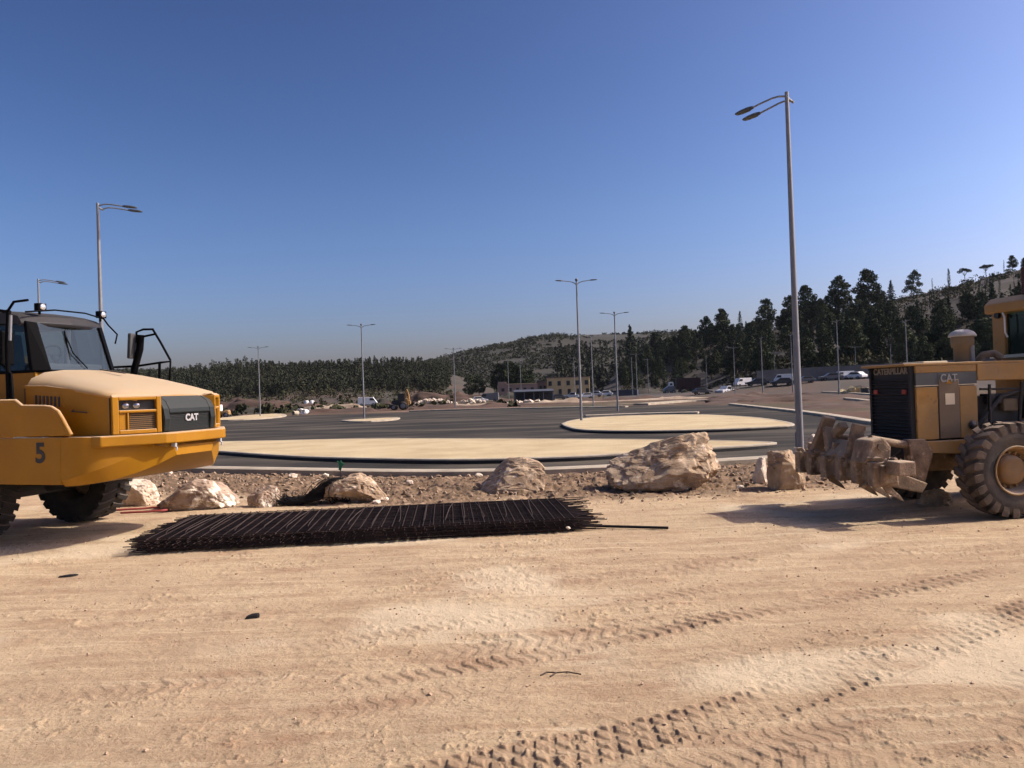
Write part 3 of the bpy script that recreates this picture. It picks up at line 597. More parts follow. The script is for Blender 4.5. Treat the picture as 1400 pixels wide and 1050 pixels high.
# ------------------------------------------------------------------ wheels
def tyre_mesh(Rr, wd, lugs, lugh, mt, parent, c, side=-1, rim_r=None):
    """wheel centred at c, axis y; side -1 shows its face to -y"""
    rim_r = rim_r or Rr*0.52; h = wd/2; ro = Rr-lugh
    root = MB().lathe([(rim_r, -h*0.86), (rim_r*1.08, -h*0.98), ((rim_r+ro)/2, -h*1.04), (ro*0.93, -h*0.97), (ro*0.985, -h*0.86), (ro, -h*0.6), (ro, h*0.6), (ro*0.985, h*0.86), (ro*0.93, h*0.97), ((rim_r+ro)/2, h*1.04), (rim_r*1.08, h*0.98), (rim_r, h*0.86), (rim_r*0.9, h*0.3), (rim_r*0.9, -h*0.3), (rim_r, -h*0.86)], c, 'y', 48, caps=False)
    t = root.build('tyre', mt, parent)
    tr = MB()
    for i in range(lugs):
        for sgn in (-1, 1):
            a = 2*math.pi*(i + (0.5 if sgn > 0 else 0))/lugs
            def P(ang, rr, y): return (c[0]+rr*math.cos(ang), c[1]+y, c[2]+rr*math.sin(ang))
            da = 2*math.pi/lugs*0.30; sk = 2*math.pi/lugs*0.55
            y0, y1, y2 = sgn*h*0.04, sgn*h*0.62, sgn*h*1.0
            rings = []
            for (y, s, dr, wv) in ((y0, sk, 0, .8), (y1, sk*0.35, 0, 1.0), (y2, 0, -0.012, 1.15), (sgn*h*1.03, -0.02, -lugh*1.9, 1.0)):
                rings.append([P(a+s-da*wv, ro-0.02+min(dr, 0), y), P(a+s-da*wv*0.8, Rr+dr, y), P(a+s+da*wv*0.8, Rr+dr, y), P(a+s+da*wv, ro-0.02+min(dr, 0), y)])
            tr.loft(rings)
    tr.build('tread', M['tread'] if mt is M['rubber'] else mt, t)
    s = side; rm = MB()
    rm.lathe([(rim_r*1.10, s*h*1.0), (rim_r*1.10, s*h*1.05), (rim_r*1.03, s*h*1.05), (rim_r*0.96, s*h*0.86), (rim_r*0.90, s*h*0.45), (rim_r*0.84, s*h*0.15), (rim_r*0.70, s*h*0.05), (rim_r*0.66, s*h*0.30), (rim_r*0.62, s*h*0.62), (rim_r*0.52, s*h*0.74), (rim_r*0.30, s*h*0.78), (0.001, s*h*0.78)], c, 'y', 40, caps=False)
    for i in range(16):
        a = 2*math.pi*i/16; rm.lathe([(0.022, s*-0.02), (0.022, s*0.06), (0.001, s*0.062)], (c[0]+rim_r*0.77*math.cos(a), c[1]+s*h*0.08, c[2]+rim_r*0.77*math.sin(a)), 'y', 6, False)
    rm.build('rim', M['rim'], parent)
    return t

# ------------------------------------------------------------------ articulated dump truck
def dump_truck():
    T = thing('dump_truck', 'yellow articulated dump truck numbered 5 with dust on its hood, entering from the left', 'truck', (-8.34, 13.2, 0.0), R(-17))
    Y = M['yellow']
    # lower side guards and belly
    for s in (-1, 1):
        MB().prism([(-1.05, 1.06), (-0.75, 1.02), (1.6, 0.98), (2.35, 0.98), (2.35, 1.665), (-1.05, 1.665)], s*1.40, s*1.46).build('side_guard', Y, T, 0.012)
        up = [(-1.05, 1.685), (2.50, 1.685), (2.34, 1.93), (2.27, 2.03), (2.17, 2.085), (2.05, 2.10), (1.62, 2.115), (1.50, 2.20), (-1.05, 2.23)]
        f = MB().prism(up, s*1.38, s*1.455).build('fender', Y, T, 0.012)
        # rolled lip along the fender top
        MB().tube([(-1.05, s*1.418, 2.235), (1.50, s*1.418, 2.205), (1.62, s*1.418, 2.12), (2.05, s*1.418, 2.105), (2.17, s*1.418, 2.09), (2.28, s*1.418, 2.032), (2.35, s*1.418, 1.935), (2.505, s*1.418, 1.69)], 0.034, 8).build('fender_lip', Y, f)
    def ring(x, hw, zb, zt, hb): return [(x, -hw, zt), (x, -hw, zb+0.10), (x, -hb, zb), (x, hb, zb), (x, hw, zb+0.10), (x, hw, zt)]
    keys = [(2.352, 1.459, 0.95, 1.66, 1.40), (2.60, 1.455, 0.96, 1.66, 1.38), (2.80, 1.40, 0.985, 1.655, 1.28), (3.00, 1.22, 1.03, 1.62, 1.06), (3.24, 0.90, 1.14, 1.53, 0.76), (3.46, 0.60, 1.31, 1.45, 0.46)]
    xs_ = np.linspace(2.352, 3.46, 22); kk = np.array(keys); prm = [np.interp(xs_, kk[:, 0], kk[:, q]) for q in range(5)]
    for q in range(1, 5): prm[q] = np.convolve(np.pad(prm[q], 2, mode='reflect', reflect_type='odd'), np.ones(5)/5, 'valid')
    bg_ = MB(); R1 = []; R2 = []; R3 = []
    for x, hw, zb, zt, hb in zip(*prm):
        e = max(0.0, (x-2.45))*0.20; zq = zb+0.10+e
        R1.append((x, hw, zt)); R2.append((x, hw-e*0.35, zq)); R3.append((x, hb-e*0.3, zb))
    for s in (-1, 1):
        f_ = lambda L_: [(p[0], s*p[1], p[2]) for p in L_]
        bg_.loft([f_(R1), f_(R2)], closed=False, smooth=True); bg_.loft([f_(R2), f_(R3)], closed=False, smooth=True)
    bg_.loft([R3, [(p[0], -p[1], p[2]) for p in R3]], closed=False, smooth=True); bg_.loft([R1, [(p[0], -p[1], p[2]) for p in R1]], closed=False)
    a_, b_, c_ = R1[-1], R2[-1], R3[-1]; bg_.add([a_, b_, c_, (c_[0], -c_[1], c_[2]), (b_[0], -b_[1], b_[2]), (a_[0], -a_[1], a_[2])], [(0, 1, 2, 3, 4, 5)])
    bg_.build('belly_guard', Y, T)
    MB().loft([ring(0.95, 0.55, 0.75, 1.6, 0.45), ring(2.30, 0.75, 0.92, 1.6, 0.65)]).build('sump_guard', M['black'], T)
    # bumper
    bp = [(2.98, 1.37), (3.52, 0.68), (3.57, 0.53), (3.57, -0.53), (3.52, -0.68), (2.98, -1.37), (2.80, -1.37), (2.80, 1.37)]
    b = MB().prism(bp, 1.50, 1.66, 'z').build('bumper', Y, T, 0.02)
    for s in (-1, 1): MB().box((3.52, s*0.52, 1.475), (0.07, 0.035, 0.06)).tube([(3.52, s*0.52, 1.46), (3.57, s*0.52, 1.43), (3.555, s*0.52, 1.385)], 0.013, 6).build('tow_hook', M['greytext'], b)
    # hood: dust-covered top and yellow sides
    st = [(1.36, 1.11, 2.445, 2.70), (1.75, 1.13, 2.43, 2.64), (2.2, 1.15, 2.37, 2.545), (2.7, 1.17, 2.285, 2.42), (2.96, 1.17, 2.235, 2.34)]
    side = []
    for s in (-1, 1):
        mb = MB(); poly = [(1.36, 1.66)] + [(x, zs) for x, hw, zs, zc in st] + [(2.96, 1.66)]
        mb.prism(poly, s*1.09, s*1.155); hs = mb.build('hood_side', Y, T, 0.01)
        vb = MB(); vb.prism([(1.42, 2.13), (1.54, 2.36), (2.06, 2.30), (2.12, 2.10)], s*1.156, s*1.165); vt = vb.build('vent_panel', Y, hs)
        vb = MB()
        for k in range(7): vb.box((1.60+0.072*k, s*1.169, 2.215-0.006*k), (0.034, 0.012, 0.15))
        vb.build('vent_slots', M['black'], vt)
        for xx, zz, hh in ((2.955, 1.95, 0.54), (1.37, 2.05, 0.7)): MB().box((xx, s*1.156, zz), (0.014, 0.012, hh)).build('seam', M['black'], hs)
    rings = []
    for x, hw, zs, zc in st + [(3.10, 0.95, 2.20, 2.28), (3.20, 0.70, 2.15, 2.235)]:
        rings.append([(x, -hw, zs-0.03), (x, -hw, zs), (x, -hw*0.93, zs+(zc-zs)*0.42), (x, -hw*0.72, zs+(zc-zs)*0.80), (x, -hw*0.4, zs+(zc-zs)*0.97), (x, 0, zc), (x, hw*0.4, zs+(zc-zs)*0.97), (x, hw*0.72, zs+(zc-zs)*0.80), (x, hw*0.93, zs+(zc-zs)*0.42), (x, hw, zs), (x, hw, zs-0.03)])
    MB().loft(rings, smooth=True).build('hood_top', M['yellow_hood'], T)
    # nose: headlight housings on the chamfered corners
    for s in (-1, 1):
        a = Vector((2.99, s*1.165, 0)); e = Vector((3.345, s*0.585, 0)); d = (e-a).normalized(); nn = Vector((d.y, -d.x, 0))*(-s) if False else Vector((0, 0, 1)).cross(d)*(-s)
        if nn.y*s < 0: nn = -nn
        Lc = (e-a).length
        mm = Matrix((d, -nn, Vector((0, 0, 1)))).transposed()        # local x along, local -y outward
        def W(p): return a + mm @ Vector(p)
        hb = MB()
        def wb(x0, x1, z0, z1, y0=-0.05, y1=0.25):
            vs = [W((x, y, z)) for x in (x0, x1) for y in (y0, y1) for z in (z0, z1)]
            hb.add(vs, [(0, 1, 3, 2), (4, 6, 7, 5), (0, 4, 5, 1), (2, 3, 7, 6), (0, 2, 6, 4), (1, 5, 7, 3)])
        wb(0.0, 0.09, 1.67, 2.22); wb(Lc-0.07, Lc, 1.67, 2.215); wb(0.09, Lc-0.07, 2.165, 2.215); wb(0.09, Lc-0.07, 1.98, 2.02); wb(0.09, Lc-0.07, 1.67, 1.73); wb(0.09, 0.20, 1.73, 1.98, -0.02, 0.2); wb(0.20, 0.225, 1.73, 1.98, -0.045, 0.2)
        # rounded cover above
        h = hb.build('headlight_housing', Y, T, 0.012)
        rb = MB(); rb.add([W(p) for p in ((0, -0.05, 2.215), (Lc, -0.05, 2.215), (Lc, 0.0, 2.235), (0.0, 0.0, 2.245), (Lc*0.9, 0.12, 2.25), (0.05, 0.12, 2.27), (0, 0.2, 2.2), (Lc, 0.2, 2.2))], [(0, 1, 2, 3), (3, 2, 4, 5), (5, 4, 7, 6), (0, 3, 5, 6), (1, 7, 4, 2), (0, 6, 7, 1)]); rb.build('housing_cap', Y, h, 0.01)
        pb = MB(); pb.add([W((x, y, z)) for x in (0.09, Lc-0.07) for y in (0.04, 0.2) for z in (1.73, 2.165)], [(0, 1, 3, 2), (4, 6, 7, 5), (0, 4, 5, 1), (2, 3, 7, 6), (0, 2, 6, 4), (1, 5, 7, 3)]); pb.build('housing_back', M['black'], h)
        gb = MB()
        for k in range(9):
            z = 1.745+0.028*k; gb.add([W((x, y, zz)) for x in (0.23, Lc-0.07) for y in (-0.005, 0.03) for zz in (z, z+0.014)], [(0, 1, 3, 2), (4, 6, 7, 5), (0, 4, 5, 1), (2, 3, 7, 6), (0, 2, 6, 4), (1, 5, 7, 3)])
        gb.build('intake_bars', M['intake'], h)
        for k, xx in enumerate((0.20, 0.35)):
            c = W((xx, -0.012, 2.088)); lb = MB(); ringp = []
            for (rr, oy) in ((0.052, 0.06), (0.054, 0.03), (0.040, 0.018), (0.001, 0.014)):
                ringp.append([W((xx+rr*1.05*math.cos(q*math.pi/8), oy, 2.088+rr*0.9*math.sin(q*math.pi/8))) for q in range(16)])
            lb.loft(ringp, smooth=True).build('headlight', M['lens2'], h)
    # grille
    prof = [(3.30, 1.67), (3.40, 1.68), (3.425, 1.86), (3.40, 2.02), (3.34, 2.13), (3.24, 2.20), (3.06, 2.265), (2.82, 2.335), (2.74, 2.30), (3.1, 2.1), (3.1, 1.67)]
    def gp(y0, y1): return MB().prism(prof, y0, y1)
    g = MB()
    g.prism(prof, -0.58, -0.46); g.prism(prof, 0.46, 0.58)
    topp = [(3.413, 1.945), (3.40, 2.02), (3.34, 2.13), (3.24, 2.20), (3.06, 2.265), (2.82, 2.335), (2.74, 2.30), (3.1, 2.1), (3.25, 1.945)]
    g.prism(topp, -0.46, 0.46)
    gr = g.build('grille_frame', M['grille'], T, 0.02)
    pan = MB().box((3.34, 0, 1.81), (0.06, 0.92, 0.28)).build('grille_panel', M['mesh_panel'], gr)
    lb = MB()
    for k in range(11): lb.box((3.375, 0, 1.69+0.024*k), (0.012, 0.92, 0.008))
    lb.build('grille_slats', M['grille'], pan)
    text_part('emblem', 'CAT', 0.145, M['greytext'], gr, face_mat((3.388, 0.04, 1.865), (0, 1, 0), (0, 0, 1)), 0.006, 0.006, 1.0)
    # cab
    B = M['cabblack']
    cz0, cz1 = 2.66, 3.50
    def pillar(name, p0, p1, wx=0.10, wy=0.09): 
        mb = MB(); mb.loft([[(p0[0]+i*wx/2, p0[1]+j*wy/2, p0[2]) for i, j in ((-1, -1), (1, -1), (1, 1), (-1, 1))], [(p1[0]+i*wx/2, p1[1]+j*wy/2, p1[2]) for i, j in ((-1, -1), (1, -1), (1, 1), (-1, 1))]]); return mb.build(name, B, cabr, 0.01)
    cabr = MB().box((0.28, 0, 2.28), (1.75, 1.56, 0.80)).build('cab_body', Y, T, 0.02)
    MB().prism([(1.13, -0.80), (1.28, -0.58), (1.28, 0.58), (1.13, 0.80), (-0.62, 0.80), (-0.62, -0.80)], 2.655, 2.70, 'z').build('window_sill', B, cabr)
    MB().box((0.9, 0, 2.74), (0.5, 1.1, 0.14)).build('dashboard', M['seat'], cabr, 0.03)
    for s in (-1, 1):
        MB().loft([[(1.30, s*0.61, 2.69), (1.15, s*0.83, 2.69), (1.08, s*0.83, 2.69), (1.22, s*0.595, 2.69)], [(1.04, s*0.615, 3.46), (0.96, s*0.755, 3.48), (0.90, s*0.755, 3.48), (0.97, s*0.60, 3.46)]]).build('pillar', B, cabr, 0.012)
        pillar('pillar', (-0.55, s*0.77, 2.69), (-0.55, s*0.70, 3.48), 0.14); pillar('pillar', (0.42, s*0.785, 2.69), (0.32, s*0.715, 3.47), 0.07, 0.05)
        MB().add([(1.12, s*0.80, 2.70), (-0.52, s*0.79, 2.70), (-0.52, s*0.71, 3.46), (0.93, s*0.735, 3.46)], [(0, 1, 2, 3)]).build('side_window', M['darkglass'], cabr)
    MB().add([(1.265, -0.59, 2.70), (1.265, 0.59, 2.70), (1.005, 0.60, 3.46), (1.005, -0.60, 3.46)], [(0, 1, 2, 3)]).build('windscreen', M['glass'], cabr)
    MB().add([(-0.60, -0.72, 2.70), (-0.60, 0.72, 2.70), (-0.58, 0.66, 3.46), (-0.58, -0.66, 3.46)], [(0, 1, 2, 3)]).build('rear_window', M['glass'], cabr)
    rp = [(1.06, 3.40), (1.10, 3.46), (1.02, 3.58), (0.72, 3.66), (0.2, 3.69), (-0.66, 3.67), (-0.70, 3.48), (0.9, 3.46)]
    rings = []
    for y, k in ((-0.80, 0.90), (-0.72, 0.98), (-0.4, 1.0), (0, 1.01), (0.4, 1.0), (0.72, 0.98), (0.80, 0.90)):
        rings.append([(x*(1 if x < 0 else (1-0.16*(abs(y)/0.8)**2)), y, 3.40+(z-3.40)*k) for x, z in rp])
    MB().loft(rings, smooth=False).build('roof', M['grey_roof'], cabr, 0.02)
    MB().tube([(0.99, -0.78, 3.62), (1.06, -0.3, 3.685), (1.06, 0.3, 3.685), (0.98, 0.78, 3.63)], 0.014, 6).tube([(0.98, 0.78, 3.63), (1.0, 0.86, 3.52), (1.1, 0.95, 3.36), (1.02, 0.98, 3.2)], 0.014, 6).build('roof_rail', B, cabr)
    for yy, zz in ((-0.50, 3.72), (0.72, 3.70)):
        l = MB().box((0.98, yy, zz), (0.10, 0.15, 0.12)).box((0.96, yy, zz-0.08), (0.04, 0.03, 0.08)).build('work_light', B, cabr, 0.01)
        MB().lathe([(0.05, 0.0), (0.05, 0.012), (0.001, 0.016)], (1.03, yy+0.0, zz), 'x', 16).build('lens', M['lens'], l)
    # seat and wheel
    st_ = MB().box((-0.05, 0, 2.78), (0.5, 0.5, 0.16)).box((-0.30, 0, 3.05), (0.14, 0.48, 0.66), ry=R(-8)).box((-0.34, 0, 3.42), (0.1, 0.28, 0.14)).build('driver_seat', M['seat'], cabr, 0.03)
    MB().tube([(0.62+0.10*math.sin(q*math.pi/8)*0.6, 0.20*math.cos(q*math.pi/8), 2.98+0.16*math.sin(q*math.pi/8)) for q in range(17)], 0.016, 6).tube([(0.62, -0.2, 2.98), (0.62, 0.2, 2.98)], 0.012, 6).tube([(0.62, 0, 2.98), (0.85, 0, 2.72)], 0.025, 6).build('steering_wheel', B, cabr)
    MB().tube([(0.9, 0.05, 2.73), (0.95, 0.05, 3.46)], 0.045, 6).build('wiper_post', M['seat'], cabr)
    # mirrors, handrails on both sides
    for s in (-1, 1):
        hb = MB()
        if s > 0:
            hb.tube([(1.10, s*1.25, 2.35), (1.16, s*1.27, 2.75), (1.28, s*1.28, 3.10), (1.31, s*1.28, 3.36)], 0.062, 8)
            hb.tube([(1.20, s*1.28, 3.22), (1.20, s*1.30, 3.42), (1.34, s*1.31, 3.46), (1.56, s*1.31, 3.45), (1.60, s*1.31, 3.36), (1.36, s*1.30, 3.33)], 0.020, 8)
            hb.tube([(1.56, s*1.31, 3.44), (1.72, s*1.31, 3.2), (1.92, s*1.31, 2.87)], 0.020, 8)
            hb.tube([(0.6, s*1.31, 2.80), (1.2, s*1.31, 2.80), (1.70, s*1.31, 2.84), (1.92, s*1.31, 2.85), (1.90, s*1.31, 2.62), (1.86, s*1.31, 2.30)], 0.020, 8)
            hb.tube([(1.68, s*1.31, 2.84), (1.66, s*1.31, 2.3)], 0.024, 8)
            hb.build('mirror_frame', B, T)
            MB().box((1.17, s*1.22, 3.16), (0.07, 0.22, 0.46), rz=R(12), ry=R(4)).build('mirror', M['band'], T, 0.02)
        else:
            hb.tube([(1.22, s*1.30, 2.2), (1.22, s*1.30, 3.05), (1.24, s*1.28, 3.58)], 0.035, 8)
            hb.tube([(1.16, s*1.30, 3.56), (1.26, s*1.30, 3.58), (1.36, s*1.29, 3.70), (1.62, s*1.28, 3.71)], 0.020, 8)
            hb.tube([(1.24, s*1.30, 3.56), (0.9, s*1.30, 3.62), (0.4, s*1.30, 3.60)], 0.022, 8)
            hb.tube([(1.30, s*1.30, 2.2), (1.28, s*1.30, 2.62), (0.9, s*1.30, 2.95), (0.4, s*1.31, 2.95), (0.0, s*1.31, 2.2)], 0.020, 8)
            hb.build('mirror_frame', B, T)
            MB().box((1.10, s*1.24, 3.02), (0.07, 0.24, 0.52), rz=R(-10)).build('mirror', B, T, 0.02)
            MB().tube([(1.34, s*1.33, 3.50), (1.31, s*1.33, 3.12)], 0.022, 8).build('handrail', M['galv'], T)
    for s in (-1, 1):
        for x in (-0.6, 0.2, 1.0): MB().lathe([(0.022, 0), (0.022, s*0.014), (0.001, s*0.016)], (x, s*1.462, 1.60), 'y', 8, False).build('bolt', M['black'], T)
        MB().tube([(2.30, s*1.17, 2.05), (2.30, s*1.20, 2.03), (2.55, s*1.20, 2.01), (2.55, s*1.17, 2.0)], 0.010, 6).build('hood_latch', M['black'], T)
    MB().tube([(1.285, 0.10, 2.73), (1.20, -0.10, 2.98), (1.11, -0.14, 3.25)], 0.010, 6).tube([(1.20, -0.16, 2.86), (1.06, -0.13, 3.36)], 0.012, 6).build('wiper', M['cabblack'], cabr)
    MB().box((1.9, 0.0, 2.655), (0.5, 0.04, 0.02), ry=R(9)).build('hood_seam', M['black'], T)
    text_part('number_decal', '5', 0.40, M['blacktext'], T, face_mat((1.98, -1.4635, 1.43), (1, 0, 0), (0, 0, 1)), 0.001, 0.012, 1.0)
    # frame, wheels, dump bed beyond the picture edge
    MB().box((-0.6, 0, 1.0), (3.4, 0.8, 0.35)).box((0.0, 0, 0.82), (0.4, 1.7, 0.4)).box((-4.6, 0, 1.05), (4.6, 0.8, 0.32)).tube([(-2.6, 0, 1.0), (-2.2, 0, 1.0)], 0.35, 12).build('chassis', M['black'], T, 0.02)
    tyre_mesh(0.83, 0.62, 26, 0.03, M['rubber_dark'], T, (0.05, -1.15, 0.83), -1)
    tyre_mesh(0.83, 0.62, 26, 0.03, M['rubber_dark'], T, (0.05, 1.15, 0.83), 1)
    for x in (-4.0, -5.7):
        for s in (-1, 1): tyre_mesh(0.83, 0.62, 26, 0.03, M['rubber_dark'], T, (x, s*1.15, 0.83), s)
    bed = [(-1.55, 1.75), (-2.3, 1.35), (-5.2, 1.3), (-7.0, 1.95), (-6.9, 2.2), (-6.0, 2.85), (-1.75, 2.95), (-1.45, 3.1), (-1.3, 2.6)]
    d = MB().prism(bed, -1.45, -1.37).prism(bed, 1.37, 1.45)
    d.prism([(-1.55, 1.75), (-2.3, 1.35), (-5.2, 1.3), (-7.0, 1.95), (-7.0, 2.02), (-5.2, 1.40), (-2.3, 1.45), (-1.62, 1.82)], -1.37, 1.37); d.prism([(-1.55, 1.75), (-1.62, 1.82), (-1.38, 2.6), (-1.52, 3.1), (-1.45, 3.1), (-1.3, 2.6)], -1.37, 1.37)
    d.build('dump_bed', Y, T, 0.015)
dump_truck()

# ------------------------------------------------------------------ motor grader with rear ripper
def grader():
    T = thing('motor_grader', 'dusty yellow motor grader seen from behind with a raised ripper, at the right edge', 'grader', (6.985, 12.42, 0.0), R(8))
    Y = M['yellow_dusty']; D = M['dirt_lit_steel']; B = M['louver']
    x0 = -0.97
    core = MB().box((-0.42, 0, 1.62), (1.02, 0.96, 0.98)).build('radiator_core', M['black'], T)
    # rear radiator guard with louvers
    rg_ = MB(); rg_.box((x0+0.03, 0.0, 1.70), (0.06, 1.03, 1.14)); g = rg_.build('radiator_guard', B, T, 0.008)
    lv = MB()
    for k in range(17): lv.box((x0-0.012, 0, 1.17+0.055*k), (0.05, 0.95, 0.012), ry=R(28))
    for s in (-1, 1): lv.box((x0-0.02, s*0.495, 1.70), (0.05, 0.05, 1.14))
    lv.build('louvers', B, g)
    for s in (-1, 1): MB().box((x0-0.035, s*0.36, 1.88), (0.03, 0.10, 0.07)).build('tail_light', M['red'], g, 0.01)
    text_part('lettering', 'CATERPILLAR', 0.135, M['dulltext'], g, face_mat((x0-0.004, 0.02, 2.20), (0, -1, 0), (0, 0, 1)), 0.004, 0.004, 1.05)
    MB().box((x0-0.035, 0.46, 2.245), (0.1, 0.04, 0.03)).build('latch', B, g)
    # side panels
    for s in (-1, 1):
        y = s*0.525
        p = MB()
        p.box((-0.76, y, 1.545), (0.36, 0.05, 0.80)); a = p.build('side_panel', Y, T, 0.01)
        MB().box((-0.07, y, 1.545), (0.30, 0.05, 0.80)).build('side_panel', Y, T, 0.01)
        cp = MB().box((-0.40, s*0.535, 1.60), (0.34, 0.05, 0.90)).build('access_panel', M['ctrpanel'], T, 0.01)
        MB().box((-0.39, s*0.562, 1.75), (0.155, 0.006, 0.17)).build('label_plate', M['offwhite'], cp)
        MB().box((-0.40, s*0.562, 1.30), (0.30, 0.006, 0.008)).box((-0.40, s*0.562, 1.235), (0.26, 0.008, 0.05)).build('panel_ribs', M['ctrpanel'], cp)
        MB().box((-0.43, y+s*0.0005, 1.965), (1.02, 0.055, 0.012)).build('trim_strip', M['offwhite'], T)
        bd = MB().box((-0.755, y, 2.065), (0.37, 0.054, 0.19)).box((-0.075, y, 2.065), (0.31, 0.054, 0.19)).box((-0.40, y, 2.065), (0.34, 0.060, 0.19)).build('grey_band', M['band'], T)
        if s < 0:
            text_part('emblem', 'CAT', 0.17, M['dulltext2'], bd, face_mat((-0.40, -0.566, 2.065), (1, 0, 0), (0, 0, 1)), 0.004, 0.002, 0.85)
            MB().prism([(-0.455, 1.985), (-0.345, 1.985), (-0.40, 2.06)], -0.566, -0.559).build('emblem_triangle', M['yellow'], bd)
        MB().box((-0.43, y, 2.215), (1.02, 0.052, 0.11)).build('hood_side', Y, T, 0.01)
        sm = MB()
        for xx in (-0.573, -0.228): sm.box((xx, s*0.552, 1.55), (0.010, 0.004, 0.80))
        sm.build('panel_gap', M['black'], a)
        MB().lathe([(0.07, s*0.0), (0.07, s*0.012), (0.001, s*0.012)], (-0.02, s*0.551, 1.34), 'y', 16).build('filler_cap', M['black'], a)
        # beam over the open engine bay
        MB().prism([(0.09, 2.02), (0.09, 2.27), (1.44, 2.27), (1.44, 2.00)], s*0.50, s*0.56).build('bay_beam', Y, T, 0.012)
        # lower frame
        MB().prism([(-1.02, 1.12), (0.25, 1.12), (1.45, 1.10), (1.45, 0.92), (-0.2, 0.90), (-0.95, 0.95)], s*0.46, s*0.56).build('frame_rail', Y, T, 0.01)
        MB().prism([(-1.10, 1.16), (-0.83, 1.16), (-0.70, 0.95), (-0.86, 0.50), (-0.92, 0.40), (-1.06, 0.40), (-1.08, 0.8)], s*0.40, s*0.57).build('ripper_bracket', D, T, 0.015)
    MB().prism([(-1.13, -0.56), (-0.2, -0.56), (1.45, -0.56), (1.45, 0.56), (-1.13, 0.56)], 2.272, 2.31, 'z').build('hood_top', Y, T, 0.008)
    MB().box((-0.45, -0.1, 2.325), (0.42, 0.5, 0.03)).build('hatch', M['offwhite'], T, 0.012)
    # front corner post of the rear hood
    eng = MB()
    eng.box((0.75, 0, 1.45), (1.1, 0.62, 0.62)).box((0.55, -0.30, 1.72), (0.34, 0.16, 0.16)).box((1.15, -0.28, 1.55), (0.22, 0.2, 0.3)).tube([(0.2, -0.35, 1.3), (0.6, -0.42, 1.75), (1.2, -0.38, 1.9)], 0.035, 8).tube([(0.25, -0.4, 1.88), (1.35, -0.42, 1.85)], 0.02, 6).tube([(0.4, -0.4, 1.25), (0.4, -0.42, 1.95)], 0.025, 6).tube([(0.9, -0.4, 1.25), (0.95, -0.44, 1.98)], 0.03, 6)
    eng.build('engine', M['black'], T, 0.01)
    MB().box((0.78, -0.34, 1.62), (0.26, 0.12, 0.20)).build('filter_housing', M['ctrpanel'], T, 0.02)
    MB().box((0.9, -0.34, 1.33), (0.7, 0.3, 0.05)).build('bay_step', D, T)
    MB().box((0.75, 0, 1.0), (1.5, 0.9, 0.16)).box((-0.4, 0, 1.0), (1.1, 0.9, 0.18)).build('belly_plate', M['black'], T)
    # air pre-cleaner
    pc = MB().lathe([(0.135, 2.31), (0.135, 2.55), (0.165, 2.56), (0.17, 2.72), (0.16, 2.735)], (0.30, 0.0, 0), 'z', 24).build('air_precleaner', M['ctrpanel'], T)
    MB().lathe([(0.16, 2.735), (0.205, 2.725), (0.20, 2.755), (0.165, 2.80), (0.09, 2.838), (0.001, 2.845)], (0.30, 0.0, 0), 'z', 24).build('cap', M['capgrey'], pc)
    MB().tube([(0.36, -0.135, 2.31), (0.36, -0.135, 2.58)], 0.035, 8).build('drain_tube', M['galv'], pc)
    MB().tube([(0.55, 0.0, 2.31), (0.62, -0.05, 2.42), (0.75, -0.12, 2.44), (0.85, -0.16, 2.36)], 0.06, 10).build('exhaust_elbow', M['dirt_lit_steel'], T)
    # cab, its rear wall towards the viewer
    cx = 1.46
    cab = MB().box((cx+0.65, 0, 1.95), (1.3, 1.46, 0.84)).build('cab_body', Y, T, 0.02)
    MB().box((cx+0.02, 0, 2.40), (0.16, 1.50, 0.05)).build('rear_ledge', M['offwhite'], cab)
    for s in (-1, 1):
        MB().box((cx+0.05, s*0.605, 2.78), (0.10, 0.27, 0.70)).build('rear_pillar', Y, cab, 0.015)
        MB().box((cx+1.25, s*0.68, 2.78), (0.10, 0.10, 0.70)).build('front_pillar', Y, cab, 0.015)
        MB().add([(cx+0.1, s*0.71, 2.42), (cx+1.2, s*0.71, 2.42), (cx+1.2, s*0.71, 3.12), (cx+0.1, s*0.71, 3.12)], [(0, 1, 2, 3)]).build('side_window', M['teal'], cab)
        MB().tube([(cx-0.02, s*0.47, 3.17), (cx-0.06, s*0.42, 3.13), (cx-0.06, s*0.385, 3.06), (cx-0.06, s*0.38, 2.80), (cx-0.02, s*0.38, 2.72)], 0.016, 8).build('grab_handle', M['white'], cab)
        MB().lathe([(0.05, -0.07), (0.055, -0.02), (0.03, 0.0)], (cx-0.01, s*0.55, 3.10), 'x', 14).build('work_light', M['black'], cab)
    MB().add([(cx+0.06, -0.48, 2.42), (cx+0.06, 0.48, 2.42), (cx+0.06, 0.48, 3.12), (cx+0.06, -0.48, 3.12)], [(0, 1, 2, 3)]).build('rear_window', M['teal'], cab)
    MB().add([(cx+1.28, -0.66, 2.42), (cx+1.28, 0.66, 2.42), (cx+1.28, 0.66, 3.12), (cx+1.28, -0.66, 3.12)], [(0, 1, 2, 3)]).build('windscreen', M['teal'], cab)
    MB().prism([(cx-0.10, 3.14), (cx+1.42, 3.14), (cx+1.45, 3.24), (cx+1.36, 3.40), (cx+0.02, 3.40), (cx-0.10, 3.30)], -0.80, 0.80).build('roof', Y, cab, 0.03)
    MB().box((cx+0.55, 0, 2.62), (0.45, 0.45, 0.14)).box((cx+0.34, 0, 2.86), (0.12, 0.44, 0.52)).build('driver_seat', M['seat'], cab, 0.03)
    MB().box((cx+0.05, -0.10, 3.62), (0.12, 0.34, 0.46)).build('roof_box', M['darkred'], cab, 0.02)
